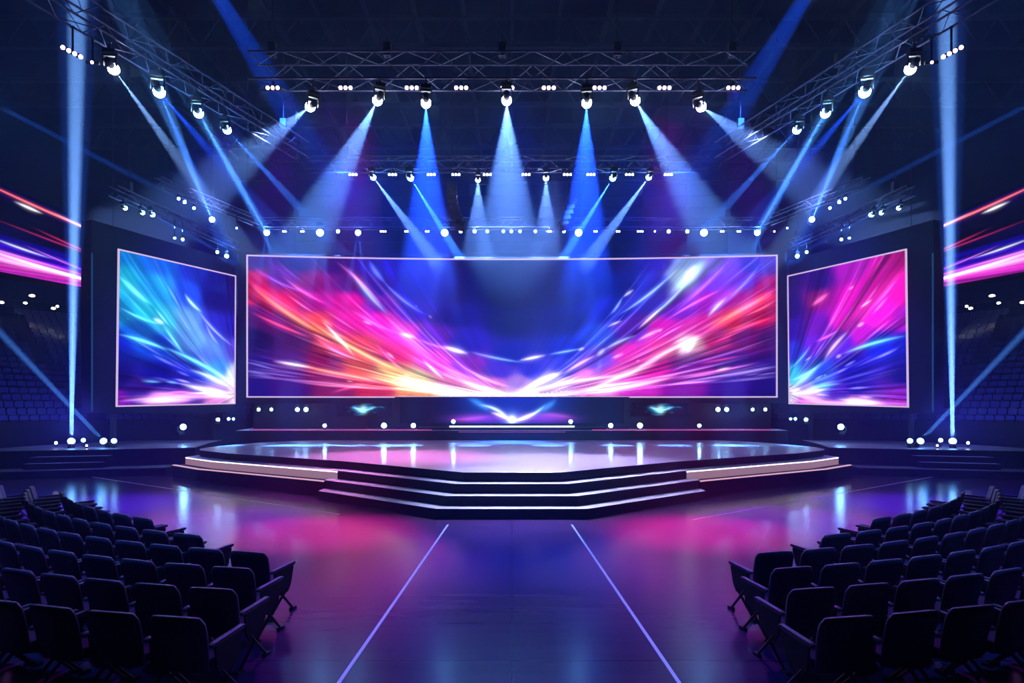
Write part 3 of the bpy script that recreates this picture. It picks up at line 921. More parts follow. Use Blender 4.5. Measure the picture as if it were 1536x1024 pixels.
for s in (-1, 1):
    g = tag(empty('grandstand', (s * 24, 34, 0)), 'dark stepped grandstand rising beyond the %s side screen' % SIDE[s], 'grandstand')
    b = MB()
    A = [4 + 2.5 * i for i in range(25)]
    for k in range(ROWS):
        R0, R1, z = 26.6 + .66 * k, 26.6 + .66 * (k + 1), 1.6 + .36 * k
        ring = [bowl_pt(R0, a, s) for a in A] + [bowl_pt(R1 + (.0 if k < ROWS - 1 else 3.), a, s) for a in A[::-1]]
        n = len(A)
        vs = [(x, y, 0) for x, y in ring[:n]] + [(x, y, z) for x, y in ring[:n]] + [(x, y, z) for x, y in ring[n:][::-1]]
        fs = []
        for i in range(n - 1):
            fs += [(i, i + 1, i + 1 + n, i + n), (i + n, i + 1 + n, i + 1 + 2 * n, i + 2 * n)]
        b.add(vs, fs)
    child(b.build('terraces', M['concrete']), g)
    # rail and wall of the concourse behind the top row
    Rt = 26.6 + .66 * ROWS + 1.6
    b = MB()
    for i in range(len(A) - 1):
        p, q = bowl_pt(Rt, A[i], s), bowl_pt(Rt, A[i + 1], s)
        for z in (9.0, 9.45, 9.9):
            b.tube((*p, z), (*q, z), .035, 4)
        b.tube((*p, 8.6), (*p, 9.9), .04, 4)
    child(b.build('rail', M['alu']), g)
    b = MB()
    ring = [bowl_pt(Rt + 2.6, a, s) for a in A]
    for i in range(len(A) - 1):
        p, q = ring[i], ring[i + 1]
        b.add([(*p, 8.4), (*q, 8.4), (*q, 24), (*p, 24)], [(0, 1, 2, 3)])
    child(b.build('concourse_wall', M['wall']), g)
    b = MB()
    ring = [bowl_pt(26.3, a, s) for a in A]; ring2 = [bowl_pt(26.55, a, s) for a in A]
    n = len(A)
    vs = [(*p, z) for z in (0, 2.05) for p in ring] + [(*p, 2.05) for p in ring2]
    b.add(vs, [(i, i + 1, i + 1 + n, i + n) for i in range(n - 1)] + [(i + n, i + 1 + n, i + 1 + 2 * n, i + 2 * n) for i in range(n - 1)])
    child(b.build('front_barrier', M['black']), g)


def seat_shape(b, M4=None):
    def T(c):
        return (M4 @ Vector(c)) if M4 is not None else Vector(c)
    pr = [(-.23, .42), (.23, .42), (.25, .80), (.20, .88), (-.20, .88), (-.25, .80)]
    b.extrude(pr, lambda u, v, t: T((u, -.18 - (v - .42) * .22 + t, v)), 0, .06)
    b.extrude([(-.22, .40), (.22, .40), (.22, .46), (-.22, .46)], lambda u, v, t: T((u, t, v)), -.18, .22)
    b.extrude([(-.05, 0), (.05, 0), (.05, .40), (-.05, .40)], lambda u, v, t: T((u, t, v)), -.1, -.04)


sb = MB(); seat_shape(sb, Matrix.Scale(.8, 4))
bowl_proto_mesh = None
bowl = {-1: [], 1: []}
for s in (-1, 1):
    for k in range(ROWS):
        R, z = 26.6 + .66 * k + .36, 1.6 + .36 * k
        dphi = math.degrees(.45 / R)
        a = 6.
        j = 0
        while a < 62:
            if abs((a % 14) - 7) > .9:
                x, y = bowl_pt(R, a, s)
                px, py = CX + x / y * F, HY - (z + .6 - H) / y * F
                f = math.atan2(BC[1] - y, BC[0] - x) - math.pi / 2
                bowl[s].append((x, y, z + .004, f, px, py))
            a += dphi
NB_IND = 66
for s in (-1, 1):
    vis = [q for q in bowl[s] if (8 < (q[4] if s < 0 else 1536 - q[4]) < 148) and 480 < q[5] < 628]
    vis.sort(key=lambda q: q[1])
    ind = vis[:NB_IND]
    iset = set(map(id, ind))
    proto = None
    for q in ind:
        if proto is None and bowl_proto_mesh is None:
            proto = sb.build('stadium_chair', M['bowlseat'])
            bowl_proto_mesh = proto.data
            o = proto
        else:
            o = bpy.data.objects.new('stadium_chair', bowl_proto_mesh); COL.objects.link(o)
        o.location = q[:3]; o.rotation_euler = (0, 0, q[3])
        tag(o, 'tiny dark empty seat low in the %s grandstand, outboard of the side screen' % SIDE[s], 'seat', 'nearest seats of the %s grandstand' % SIDE[s], 'thing')
    b = MB()
    for q in bowl[s]:
        pxm = q[4] if s < 0 else 1536 - q[4]
        if id(q) in iset or pxm < -60 or pxm > 375 or q[5] < 440:
            continue
        seat_shape(b, Matrix.Translation(q[:3]) @ Matrix.Rotation(q[3], 4, 'Z') @ Matrix.Scale(.8, 4))
    tag(b.build('stadium_seating', M['bowlseat']), 'hundreds of dark empty seats filling the %s grandstand' % SIDE[s], 'seating', kind='stuff')

# ------------------------------------------------------------------ audience chairs on the floor


def chair_meshes():
    res = {}
    # backrest: padded shell with rounded upper corners, leaning back and gently curved
    cols, rows = 10, 9
    b = MB()
    front, back = [], []
    for j in range(rows + 1):
        t = j / rows
        z = .36 + .52 * t
        hw = .235 + .045 * min(1, t * 1.6)
        if t > .86:
            hw -= .045 * ((t - .86) / .14) ** 2
        for i in range(cols + 1):
            u = -1 + 2 * i / cols
            x = hw * u
            y = -.20 - .13 * t - .035 * (1 - u * u) + .0
            zz = z + (.012 * (1 - u * u) if t > .9 else 0)
            th = .030 if abs(u) < .99 else .014
            front.append((x, y + th, zz)); back.append((x, y - th, zz))
    n = (cols + 1)
    N = len(front)
    fs = []
    for j in range(rows):
        for i in range(cols):
            a = j * n + i
            fs.append((a + 1, a, a + n, a + n + 1))
            fs.append((N + a, N + a + 1, N + a + n + 1, N + a + n))
    ring = [i for i in range(n)] + [j * n + cols for j in range(1, rows + 1)] + [rows * n + i for i in range(cols - 1, -1, -1)] + [j * n for j in range(rows - 1, 0, -1)]
    for q in range(len(ring)):
        a, c = ring[q], ring[(q + 1) % len(ring)]
        fs.append((a, c, N + c, N + a))
    b.add(front + back, fs)
    res['backrest'] = b.build('backrest', M['chair'], smooth=True)
    # seat cushion, dipped
    b = MB()
    prof = [(-.20, .40), (-.16, .375), (.18, .385), (.235, .41), (.25, .44), (.22, .465), (.05, .455), (-.16, .46), (-.20, .44)]
    b.extrude(prof, lambda u, v, t: (t, u, v), .225, -.225)
    res['seat'] = b.build('seat', M['cushion'], bevel=.012)
    # end panel (one mesh, reused for both sides)
    b = MB()
    prof = [(-.17, .58), (.24, .60), (.25, .57), (.19, .36), (.12, .27), (-.08, .27), (-.15, .36)]
    b.extrude(prof, lambda u, v, t: (t, u, v), .012, -.012)
    res['side_panel'] = b.build('side_panel', M['panel'], bevel=.004)
    b = MB()
    prof = [(-.23, .585), (.25, .605), (.285, .625), (.285, .64), (.26, .65), (-.20, .625), (-.23, .612)]
    b.extrude(prof, lambda u, v, t: (t, u, v), .026, -.026)
    res['armrest'] = b.build('armrest', M['armrest'], bevel=.008)
    for nm, y0, y1 in (('front', -.07, .23), ('rear', .13, -.24)):
        b = MB()
        b.tube((0, y0, .33), (0, y1, .035), .020, 6, .016)
        b.box((0, y1 + (.02 if y1 > 0 else -.02), .0175), (.045, .11, .035))
        res['leg_' + nm] = b.build('leg', M['leg'])
    return res


CM = chair_meshes()
first_used = set()


def make_chair(x, y, rz, label, group):
    r = tag(empty('arena_chair', (x, y, 0), rz), label, 'chair', group)

    def put(key, lx):
        o = CM[key]
        if key in first_used:
            o = o.copy(); COL.objects.link(o)
        first_used.add(key)
        o.parent = r
        o.location = (lx, 0, 0)
        return o
    put('backrest', 0); put('seat', 0)
    for lx in (-.272, .272):
        put('armrest', lx); put('side_panel', lx); put('leg_front', lx); put('leg_rear', lx)
    return r


CCY = 21.5
ROWSPEC = [(15.55, 9.6, 30), (14.66, 10.6, 40), (13.83, 11.9, 48), (13.05, 13.2, 66), (12.35, 20.5, 62), (11.70, 29.5, 54)]
n_ch = 0
for s in (-1, 1):
    for ri, (R, t0, t1) in enumerate(ROWSPEC):
        dt = math.degrees(.66 / R)
        t = t0 + dt / 2
        j = 0
        while t < t1:
            th = math.radians(t)
            x, y = s * R * math.sin(th), CCY - R * math.cos(th)
            pxm = CX + x / y * F
            if not (-30 < pxm < 1566):
                break
            rowname = ['back row', 'second row from back', 'third row from back', 'fourth row from back', 'fifth row from back', 'front row'][ri]
            pos = ('at the aisle end, ' if j == 0 else ORD[j] + ' from the inner end, ') + rowname
            yaw = random.uniform(-2.5, 2.5)
            make_chair(x, y, math.radians(t * s + yaw * .6), 'dark arena chair %s, %s block' % (pos, SIDE[s]),
                       '%s of the %s seating block' % (rowname, SIDE[s]))
            n_ch += 1
            j += 1
            t += dt
print('chairs', n_ch, 'bowl ind', 2 * NB_IND)


# ------------------------------------------------------------------ trusses
def truss(name, a, c, size, label, posts, group=None):
    a, c = Vector(a), Vector(c)
    d = (c - a); L = d.length; d.normalize()
    side = d.cross(Vector((0, 0, 1))).normalized(); up = Vector((0, 0, 1))
    r = tag(empty(name, (a + c) / 2), label, 'truss', group)
    h = size / 2
    cor = {}
    for i, (u, v) in enumerate(((-1, -1), (1, -1), (1, 1), (-1, 1))):
        o = side * (u * h) + up * (v * h)
        cor[i] = o
        b = MB(); b.tube(a + o, c + o, .03, 6)
        child(b.build('chord', M['alu']), r)
    b = MB()
    n = max(2, int(L / (size * 1.15)))
    for k in range(n):
        p, q = a + d * (L * k / n), a + d * (L * (k + 1) / n)
        for i in range(4):
            j = (i + 1) % 4
            if k % 2:
                b.tube(p + cor[i], q + cor[j], .014, 4)
            else:
                b.tube(p + cor[j], q + cor[i], .014, 4)
    child(b.build('lacing', M['alu']), r)
    for t in posts:
        p = a + d * (L * t)
        b = MB(); b.tube(p + up * h, (p.x, p.y, 23.97), .018, 5); b.box(p + up * (h + .25), (.22, .22, .4))
        child(b.build('hoist', M['steel']), r)
    return r


ZT = 12.9
truss('lighting_truss', (-7.9, 20.3, 12.95), (7.3, 20.3, 12.95), .8, 'front overhead lighting truss, nearest of the three crosswise trusses', (.04, .27, .5, .73, .96))
truss('lighting_truss', (-8.4, 27.3, 12.68), (8.0, 27.3, 12.68), .5, 'middle overhead crosswise lighting truss carrying six narrow beams', (.1, .5, .9))
truss('lighting_truss', (-13.6, 35.3, 12.45), (13.6, 35.3, 12.45), .5, 'rear overhead crosswise truss with a row of small lights above the big screen', (.08, .36, .64, .92))
for s in (-1, 1):
    truss('side_truss', (s * 11.95, 14.8, 12.95), (s * 8.35, 26.6, 12.95), .6, 'long %s side truss slanting towards the middle truss, carrying four big lights' % SIDE[s], (.1, .5, .9))
    truss('side_truss', (s * 16.15, 27.0, 11.5), (s * 15.1, 36.4, 11.5), .4, 'small truss above the %s side screen' % SIDE[s], (.1, .9))
    truss('side_truss', (s * 15.2, 28.6, 12.4), (s * 13.32, 34.7, 12.4), .4, 'short %s corner truss leading to the rear truss' % SIDE[s], (.1, .9))


# ------------------------------------------------------------------ fixtures
def fixture_meshes():
    r = {}
    b = MB(); b.box((0, 0, -.06), (.30, .24, .12)); b.box((0, 0, .02), (.08, .10, .10)); r['base'] = b.build('base', M['fixture'], bevel=.01)
    b = MB()
    b.box((0, 0, -.15), (.34, .09, .05)); b.box((-.155, 0, -.28), (.03, .09, .28)); b.box((.155, 0, -.28), (.03, .09, .28))
    r['yoke'] = b.build('yoke', M['fixture'], bevel=.006)
    b = MB(); b.lathe([(.05, .19), (.085, .17), (.095, .08), (.09, -.06), (.075, -.13), (.055, -.16)], 16); r['head'] = b.build('head', M['fixture'], smooth=False)
    b = MB(); b.lathe([(.05, -.12), (.105, -.145), (.138, -.20), (.142, -.25), (.125, -.305), (.08, -.35), (.03, -.37)], 14); r['lens'] = b.build('lens', M['lens_w'])
    b = MB(); b.tube((0, 0, 0), (0, 0, 1), .03, 6); b.box((0, 0, .97), (.09, .09, .06)); r['clamp'] = b.build('clamp', M['fixture'])
    b = MB(); b.box((0, 0, 0), (.46, .12, .13)); b.box((0, 0, .12), (.06, .05, .14)); r['bar'] = b.build('housing', M['fixture'], bevel=.01)
    b = MB(); b.lathe([(.058, -.062), (.05, -.078), (.02, -.088)], 10); r['led'] = b.build('lens', M['led_w'])
    return r


FX = fixture_meshes()
LENS = {}
for c in LC:
    me = FX['lens'].data.copy(); me.materials[0] = M['lens_' + c]; LENS['L' + c] = me
    me = FX['lens'].data.copy(); me.materials[0] = M['led_' + c]; LENS['F' + c] = me
    me = FX['led'].data.copy(); me.materials[0] = M['led_' + c]; LENS['l' + c] = me
PROTO = {k: o.data for k, o in FX.items()}
FXMOD = {k: [(m.width, m.segments) for m in o.modifiers] for k, o in FX.items()}
for o in list(FX.values()):
    bpy.data.objects.remove(o)


def fpart(key, name, parent, data=None):
    o = bpy.data.objects.new(name, data or PROTO[key])
    COL.objects.link(o)
    o.parent = parent
    for wdt, sg in FXMOD[key]:
        m = o.modifiers.new('bevel', 'BEVEL'); m.width = wdt; m.segments = sg
    return o


def spot(loc, target, ang, power, col, soft=.08, blend=.5):
    l = bpy.data.lights.new('beam_lamp', 'SPOT')
    l.energy = power; l.color = col; l.spot_size = math.radians(ang); l.spot_blend = blend; l.shadow_soft_size = soft
    o = bpy.data.objects.new('beam_lamp', l)
    o.location = loc
    o.rotation_euler = (Vector(target) - Vector(loc)).to_track_quat('-Z', 'Y').to_euler()
    COL.objects.link(o)
    return o


def moving_head(lens, target, col, label, group, scale=1.0, floor=False, beams=(), cat='stage light', hang=None, halo=0):
    """lens: place of the light spot; target: aim; beams: (ang, power, colour, other target)"""
    lens, target = Vector(lens), Vector(target)
    d = (target - lens).normalized()
    pivot = lens - d * .25 * scale
    r = tag(empty('floor_spotlight' if floor else 'hanging_spotlight', (pivot.x, pivot.y, pivot.z + (-.36 if floor else .36) * scale)), label, cat, group)
    az = math.atan2(d.x, d.y)
    flip = Matrix.Rotation(math.pi, 4, 'X') if floor else Matrix()
    rb = Matrix.Rotation(-az, 4, 'Z') @ flip @ Matrix.Scale(scale, 4)
    for k in ('base', 'yoke'):
        o = fpart(k, k, r); o.matrix_basis = rb
    if hang is not None and not floor and hang - r.location.z > .05:
        o = fpart('clamp', 'clamp', r); o.matrix_basis = Matrix.Diagonal((1, 1, hang - r.location.z, 1))
    h = fpart('head', 'head', r)
    R = d.to_track_quat('-Z', 'Y').to_matrix().to_4x4()
    h.matrix_basis = Matrix.Translation(pivot - r.location) @ R @ Matrix.Scale(scale, 4)
    o = fpart('lens', 'lens', h, LENS[('F' if 'wing' in (group or '') else 'L') + col])
    if beams or halo:
        l = bpy.data.lights.new('lamp_glow', 'POINT')
        l.energy = (halo or (14 if floor else 55)) * scale; l.color = {'w': (.45, .62, 1), 'b': (.08, .36, 1)}.get(col, (.6, .3, 1)); l.shadow_soft_size = .06
        o = bpy.data.objects.new('lamp_glow', l); o.location = lens + d * .26 * scale; COL.objects.link(o)
    for (ang, pw, c, tg) in beams:
        dd = (Vector(tg) - lens).normalized() if tg is not None else d
        if ang < 2.7:                               # narrow beams leave through a lens of real width: three emitters across it
            sd = dd.cross(Vector((0, 1, 0)))
            sd = sd.normalized() if sd.length > .1 else Vector((1, 0, 0))
            for q in (-1, 0, 1):
                st = lens + dd * .13 * scale + sd * (.062 * scale * q)
                spot(st, st + dd * 2, ang, pw * .36, c, soft=0)
        else:
            spot(lens + dd * .13 * scale, lens + dd * 2, ang, pw, c, soft=0)
    return r


def wash(loc, face, col, label, group, n=3, scale=1., roll=0., cat='stage light', hang=None):
    r = tag(empty('hanging_wash_light', loc, 0), label, cat, group)
    d = Vector(face).normalized()
    R = d.to_track_quat('-Z', 'Y').to_matrix().to_4x4()
    # keep the bar level: local X along the world's horizontal (or the given roll)
    xax = Vector((math.cos(roll), 0, math.sin(roll))); z = -d
    y = z.cross(xax).normalized(); xax = y.cross(z).normalized()
    R = Matrix((xax, y, z)).transposed().to_4x4() @ Matrix.Scale(scale, 4)
    h = fpart('bar', 'housing', r); h.matrix_basis = R
    if hang is not None:
        o = fpart('clamp', 'clamp', r); o.matrix_basis = Matrix.Diagonal((1, 1, hang - r.location.z, 1))
    for i in range(n):
        o = fpart('led', 'lens', h, LENS['l' + col]); o.location = ((i - (n - 1) / 2) * .15, 0, 0)
    return r


DB, SB, WB, CB = (.02, .12, 1), (.06, .24, 1), (.32, .52, 1), (.07, .30, 1)
K = 6.0
G1, G2, G3 = 'moving lights under the front truss', 'moving lights under the middle truss', 'lights under the rear truss'


def mx(p, s):
    return p if s < 0 else 1536 - p


def hz(px, py, z=11.9):
    """point at height z seen at pixel (px, py)"""
    Y = (z - H) / ((HY - py) / F)
    return P(px, py, Y)


# front truss, seven moving lights, left to right
spec = [(465, 160, 395, 215, 11, 34000, (.40, .6, 1)), (566, 151, 490, 300, 12, 65000, (.33, .55, 1)), (639, 155, 640, 250, 13, 170000, (.025, .11, 1)), (760, 151, 762, 300, 16, 75000, (.30, .5, 1)),
        (880, 155, 878, 250, 13, 170000, (.025, .11, 1)), (953, 151, 1040, 300, 12, 65000, (.33, .55, 1)), (1052, 160, 1130, 215, 11, 34000, (.40, .6, 1))]
ds = ['white moving light aimed outwards, leftmost under the front truss', 'white moving light aimed down left, second from the left end of the front truss', 'moving light with deep blue cone, third from the left under the front truss',
      'central white moving light with wide pale cone under the front truss', 'moving light with deep blue cone, third from the right under the front truss', 'white moving light aimed down right, second from the right end of the front truss',
      'white moving light aimed outwards, rightmost under the front truss']
for (x, y, tx, ty, an, pw, c), lb in zip(spec, ds):
    a = P(x, y, 20.2); t = hz(tx, ty, 12.3 if abs(x - 768) > 260 else 11.4)
    moving_head(a, t, 'w', lb, G1, 1.05, hang=12.58, beams=[(an, pw * K, c, None)])
    b = MB()
for i, x in enumerate((410, 519, 618, 692, 761, 823, 899, 996, 1099)):
    wash(P(x, 132, 20.2), (0, -1, -.35), 'p', 'violet three-lens wash light, %s from the left on the front truss' % ORD[i], 'wash lights on the front truss', hang=12.58)
# middle truss
spec = [(560, 266, 604, 325, 6, 160000, WB, .8, 'b'), (616, 267, 666, 348, 3.4, 520000, CB, .9, 'b'), (717, 270, 717, 345, 12, 50000, WB, .7, 'w'), (819, 267, 819, 345, 12, 50000, WB, .8, 'w'), (919, 267, 869, 348, 3.4, 520000, CB, .9, 'b'), (973, 266, 930, 325, 6, 160000, WB, .8, 'b')]
for i, (x, y, tx, ty, an, pw, c, sc_, lc) in enumerate(spec):
    moving_head(P(x, y, 27.2), hz(tx, ty, 11.6), lc, 'small moving light with %s beam, %s from the left under the middle truss' % ('blue' if lc == 'b' else 'pale', ORD[i]), G2, sc_, hang=12.45, beams=[(an, pw * K, c, None)])
for i, x in enumerate((530, 589, 647, 684, 731, 789, 851, 886, 944, 1002)):
    wash(P(x, 262, 27.2), (0, -1, -.2), 'w', 'small white three-lens wash light, %s from the left on the middle truss' % ORD[i], 'wash lights on the middle truss', scale=.85, hang=12.45)
# rear truss
big = [400, 480, 537, 667, 868, 1056, 1136]
for i, x in enumerate(big):
    s = -1 if x < 768 else 1
    tx = {400: 300, 480: 455, 537: 600, 667: 655, 868: 800, 1056: 1075, 1136: 1240}[x]
    bm = [(8, 90000, SB, P(x + (35 if x < 768 else -35), 600, 31)), (8, 90000, SB, P(x + (-45 if x < 768 else 45), 600, 31))]
    if x in (400, 1136):
        bm.append((1.8, 1600000, (.25, .55, 1), P(298 if x == 400 else 1238, 170, 21.1)))
    moving_head(P(x, 349, 35.1), P(x, 470, 25), 'b', 'bright blue moving light, %s from the left among the large ones under the rear truss' % ORD[i], G3, 1.25 if x in (667, 868, 480, 1056) else 1.0, hang=12.22, beams=bm)
small = [(427, 'w', 2), (454, 'w', 2), (507, 'b', 2), (575, 'w', 3), (610, 'w', 2), (641, 'w', 2), (691, 'b', 2), (712, 'b', 2), (731, 'b', 3), (755, 'b', 3), (767, 'b', 3), (780, 'b', 3), (803, 'b', 3), (824, 'w', 2), (846, 'b', 3), (893, 'w', 2), (927, 'w', 2), (960, 'w', 3),
         (982, 'w', 1), (1003, 'b', 2), (1031, 'b', 2), (1083, 'w', 2), (1108, 'w', 2), (1161, 'w', 1)]
for i, (x, c, n) in enumerate(small):
    bigger = c == 'b'
    if bigger:
        moving_head(P(x, 347, 35.0), P(x, 520, 25), 'b', 'small blue-white light, %s from the left in the dense row under the rear truss' % ORD[i], 'small lights under the rear truss', .62 if n == 2 else .5, hang=12.22, halo=10)
    else:
        wash(P(x, 347, 35.1), (0, -1, -.2), 'w', 'small white %s light, %s from the left in the dense row under the rear truss' % ('single' if n == 1 else 'clustered', ORD[i]), 'small lights under the rear truss', n=n, scale=.8, hang=12.22)

# side trusses
for s in (-1, 1):
    S_ = SIDE[s]
    GG = 'big moving lights on the %s side truss' % S_
    moving_head(P(mx(171, s), 104, 18.4), hz(mx(285, s), 262, 11.4), 'w', 'big white moving light, nearest to the audience on the %s side truss' % S_, GG, 1.05, hang=12.66, beams=[(5, 90000 * K, (.45, .6, .85), None)])
    moving_head(P(mx(239, s), 138, 19.7), hz(mx(292, s), 262, 11.7), 'b', 'big blue moving light, second along the %s side truss' % S_, GG, 1.2, hang=12.66, beams=[(3.6, 120000 * K, SB, None), (5.5, 50000 * K, DB, hz(mx(345, s), 262, 11.7))])
    moving_head(P(mx(298, s), 170, 21.1), P(mx(399, s), 348, 35.0), 'b', 'big blue moving light with a long narrow beam, third along the %s side truss' % S_, GG, 1.05, hang=12.66, beams=[(2.6, 300000 * K, (.13, .42, 1), None)])
    moving_head(P(mx(341, s), 195, 22.4), P(mx(480, s), 345, 34), 'b', 'big blue moving light, fourth and farthest along the %s side truss' % S_, GG, .95, hang=12.66, beams=[(3.6, 120000 * K, (.08, .30, 1), None)])
    wash(P(mx(109, s), 79, 17.4), (-s * .25, -1, -.3), 'p', 'violet four-lens wash light at the near end of the %s side truss' % S_, 'wash lights on the side trusses', hang=12.66, n=4, scale=.95, roll=-.48 * -s if s > 0 else -.48)
    wash(P(mx(139, s), 94, 17.9), (-s * .25, -1, -.3), 'p', 'tiny violet single-lens light beside the nearest big light of the %s side truss' % S_, 'wash lights on the side trusses', hang=12.66, n=1, scale=.7)
    # corner truss
    moving_head(P(mx(318, s), 329, 31.9), P(mx(262, s), 190, 26), 'b', 'bright moving light shining upwards at the %s corner truss' % S_, 'lights on the corner trusses', .9, hang=12.2, beams=[(2.4, 260000 * K, (.25, .55, 1), P(mx(239, s), 138, 19.7)), (3., 10000 * K, SB, P(mx(360, s), 420, 33))])
    for k, (x, y, sc2) in enumerate(((268, 298, .42), (277, 303, .5), (291, 312, .42), (355, 342, .3))):
        moving_head(P(mx(x, s), y, 29.6 + k * .9), P(mx(x, s), 420, 22), 'b', 'tiny blue-white light, %s from the near end of the %s corner truss' % (ORD[k], S_), 'small lights on the corner trusses', sc2, hang=12.2)
    for k, (x, y, sc2) in enumerate(((188, 312, .6), (214, 319, .6), (229, 322, .7), (262, 357, .35), (274, 359, .45), (326, 378, .5), (340, 384, .7))):
        tgt = P(mx(340, s), 384, 36.4) if k < 3 else P(mx(x, s), 420, 22)
        bm = [(2.4, 90000 * K, SB, P(mx(345, s), 386, 36.4))] if k == 2 else ([(2.4, 50000 * K, SB, P(mx(229, s), 324, 28.6))] if k == 6 else [])
        moving_head(P(mx(x, s), y, [27.5, 28.2, 28.6, 30.5, 31, 34.5, 35.4][k]), tgt, 'b', 'small blue light, %s from the near end of the rig above the %s side screen' % (ORD[k], S_), 'lights above the side screens', sc2, hang=11.3, beams=bm)
    # floor lights in the wing
    GF = 'floor lights on the %s wing platform' % S_
    moving_head(P(mx(107, s), 661, 28.2), P(mx(116, s), 0, 28.2), 'b', 'floor moving light shooting a tall vertical beam from the %s wing' % S_, GF, 1.0, True, beams=[(2.6, 1500000 * K, (.45, .68, 1), None), (5.5, 120000 * K, SB, None)])
    moving_head(P(mx(155, s), 661, 28.4), P(mx(-10, s), 488, 25.5), 'b', 'floor moving light with a slanting outward beam on the %s wing' % S_, GF, .95, True, beams=[(2.6, 300000 * K, (.18, .45, 1), None)])
    for k, (x, y, sc2, c) in enumerate(((84, 664, .4, 'w'), (125, 660, .6, 'b'), (171, 661, .75, 'b'), (130, 668, .3, 'a'))):
        moving_head(P(mx(x, s), y, 28.0), P(mx(x, s) + (10 if s < 0 else -10), 600, 15), c, '%s floor light without beam, %s on the %s wing' % ({'w': 'tiny white', 'b': 'small blue-white', 'a': 'tiny amber'}[c], ['outermost', 'between the two beam lights', 'innermost', 'lowest, by the vertical beam'][k], S_), GF, sc2, True)
    # lights on the barrier below the side screen
    moving_head(P(mx(275, s), 640, 31.6), P(mx(330, s), 628, 30), 'b', 'bright blue light on a low mount below the %s side screen' % S_, 'lights below the side screens', .95, True, beams=[(5, 9000 * K, SB, P(mx(330, s), 628, 33))])
    for k, (x, y, sc2) in enumerate(((327, 629, .6), (343, 628, .45), (350, 628, .4))):
        moving_head(P(mx(x, s), y, 33.5), P(mx(x, s), 640, 15), 'b', 'small blue light, %s inwards below the %s side screen' % (ORD[k], S_), 'lights below the side screens', sc2, True)
    # row under the big screen
    for k, (x, y, sc2) in enumerate(((388, 614, .6), (407, 614, .55), (446, 614, .75), (459, 614, .8))):
        moving_head(P(mx(x, s), y, 36.9), P(mx(x, s), 640, 15), 'b', 'round blue-white light, %s from the %s end in the row just under the big screen' % (ORD[k], S_), 'lights just under the big screen', sc2, halo=9)
    for k, (x, y, sc2) in enumerate(((487, 638, .65), (576, 638, .95), (620, 638, .85), (680, 632, .7))):
        moving_head(P(mx(x, s), y, 35.9), P(mx(x, s), 650, 15), 'b', 'low blue-white light on the rear platform, %s from its %s end' % (ORD[k], S_), 'low lights on the rear platform', sc2, True, halo=4)
    # distant concourse lamps
    for k, (x, y, c, sz) in enumerate(((2, 454, 'w', .14), (38, 455, 'w', .10), (48, 444, 'a', .16), (80, 463, 'a', .12), (86, 460, 'w', .08), (126, 451, 'w', .08), (125, 459, 'w', .12), (135, 467, 'w', .09), (145, 468, 'w', .08))):
        p = P(mx(x, s), y, 41.5)
        b = MB(); b.lathe([(sz * .5, .10), (sz, .04), (sz, 0), (sz * .6, -.03)], 10)
        o = b.build('concourse_lamp', M['led_' + c]); o.location = p
        tag(o, '%s round lamp glowing in the dark concourse, %s counting inwards on the %s side' % ('warm' if c == 'a' else 'cool white', ORD[k], S_), 'lamp', 'lamps in the concourse behind the %s grandstand' % S_)
    # broad deep-blue shafts from the rig out of frame
    moving_head(P(mx(215, s), -190, 21.5), P(mx(480, s), 245, 26), 'b', 'moving light high above the %s front truss end, out of the picture' % S_, 'high lights above the frame', 1.1, beams=[(9, 60000 * K, (.02, .14, 1), None)])
    moving_head(P(mx(-16, s), 152, 26), P(mx(275, s), 303, 33), 'b', 'moving light beyond the %s edge with a long thin blue beam' % S_, 'high lights above the frame', 1.0, beams=[(2.2, 130000 * K, (.04, .25, 1), None)])

# curved loudspeaker hangs
for s in (-1, 1):
    r = tag(empty('hanging_speaker_array', (s * 2.5, 29.0, 12.4)), 'dark curved hanging loudspeaker column, %s of the centre below the middle truss' % SIDE[s], 'speaker')
    ang, p = .05, Vector((s * 2.62, 29.0, 12.3))
    for k in range(8):
        b = MB()
        R = Matrix.Rotation(s * ang, 3, 'Y')
        b.box((0, 0, 0), (.42, .5, .23), None, taper=.96)
        o = b.build('cabinet', M['housing'], None, .012)
        o.parent = r
        o.location = p - r.location
        o.rotation_euler = (-.05 * k, s * -ang, 0)
        p = p + Vector((-s * math.sin(ang) * -.0, 0, -.24)) + Vector((-s * .035 * k * .5, 0, 0))
        ang += .03
    b = MB()
    b.tube((s * 2.62, 29, 12.42), (s * 2.62, 29, 23.97), .02, 5)
    child(b.build('cable', M['steel']), r)

# added floods with no fixture of their own, tinting floor, stage, chairs and stands
def fill_flood(loc, tgt, ang, power, col):
    o = spot(loc, tgt, ang, power, col, soft=.4, blend=1.0)
    return o


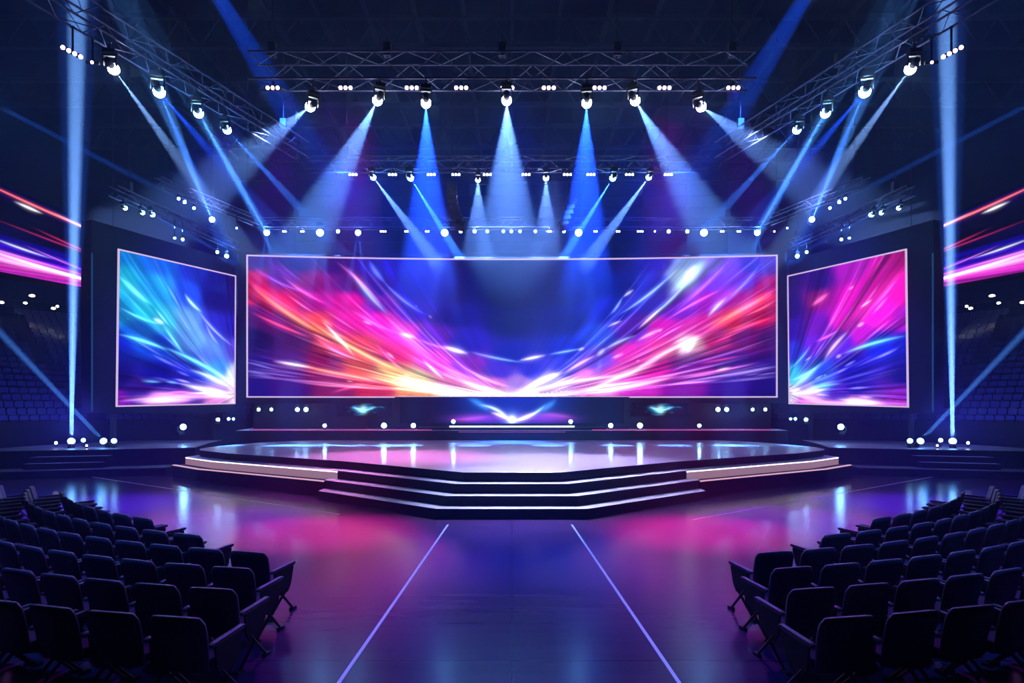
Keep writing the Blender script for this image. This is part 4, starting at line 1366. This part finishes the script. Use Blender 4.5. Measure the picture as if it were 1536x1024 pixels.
for s in (-1, 1):
    fill_flood((s * 4.4, 20.0, 12.2), (s * 4.2, 14.8, 0), 22, 62000, (1, .003, .40))  # added magenta light in place of the screens' reflection on the floor
    fill_flood((s * 6.6, 20.0, 12.2), (s * 7.2, 16.0, 0), 26, 34000, (.42, .005, .9))
    fill_flood((s * 8.0, 20.0, 12.2), (s * 11.5, 18.5, 0), 30, 50000, (.12, .02, 1))
    fill_flood((s * 9.5, 21.0, 12.2), (s * 14.5, 20.0, 0), 30, 9000, (.03, .06, .9))
    fill_flood((s * 6.5, 9.0, 13), (s * 6.5, 9.6, .8), 40, 5200, (.05, .20, .9))  # added blue fill from above for the chair rims
    fill_flood((s * 17.6, 27.2, 1.7), (s * 28.0, 38.0, 5.5), 75, 4600, (.14, .12, 1))  # added fill at wing floor level for the grandstand seats
    fill_flood((s * 5.0, 20.0, 12.2), (s * 4.6, 9.8, 0), 36, 6500, (.42, .004, .8))
    fill_flood((s * 7, 27.0, 12.0), (s * 6, 58, 16), 80, 20000, (.008, .04, 1))  # added wide blue fill for upstage haze and back wall
fill_flood((0, 24.0, 12.2), (0, 17.0, .5), 26, 26000, (.45, .5, 1))  # added lavender fill to brighten the step treads
fill_flood((0, 20.0, 12.2), (0, 8.5, 0), 32, 13000, (.005, .015, 1))
fill_flood((0, 20.0, 12.2), (0, 13.5, 0), 30, 26000, (.012, .03, 1))
fill_flood((-2.5, 27.0, 12.2), (-4, 23.5, 1), 42, 24000, (.95, .24, .74))  # added pink fill to brighten the stage deck
fill_flood((1.5, 27.0, 12.2), (1.5, 21.5, 1), 40, 40000, (.5, .47, 1))  # added lavender fill for the deck centre

# ------------------------------------------------------------------ render look
cy = sc.cycles
cy.max_bounces = 5
cy.diffuse_bounces = 2
cy.glossy_bounces = 3
cy.transmission_bounces = 0
cy.volume_bounces = 0
cy.transparent_max_bounces = 2
cy.use_denoising = True
cy.sample_clamp_indirect = 4
cy.caustics_reflective = False
vs = sc.view_settings
vs.view_transform = 'Standard'
vs.look = 'None'
vs.gamma = 1
vs.exposure = 0.0
vs.use_curve_mapping = False
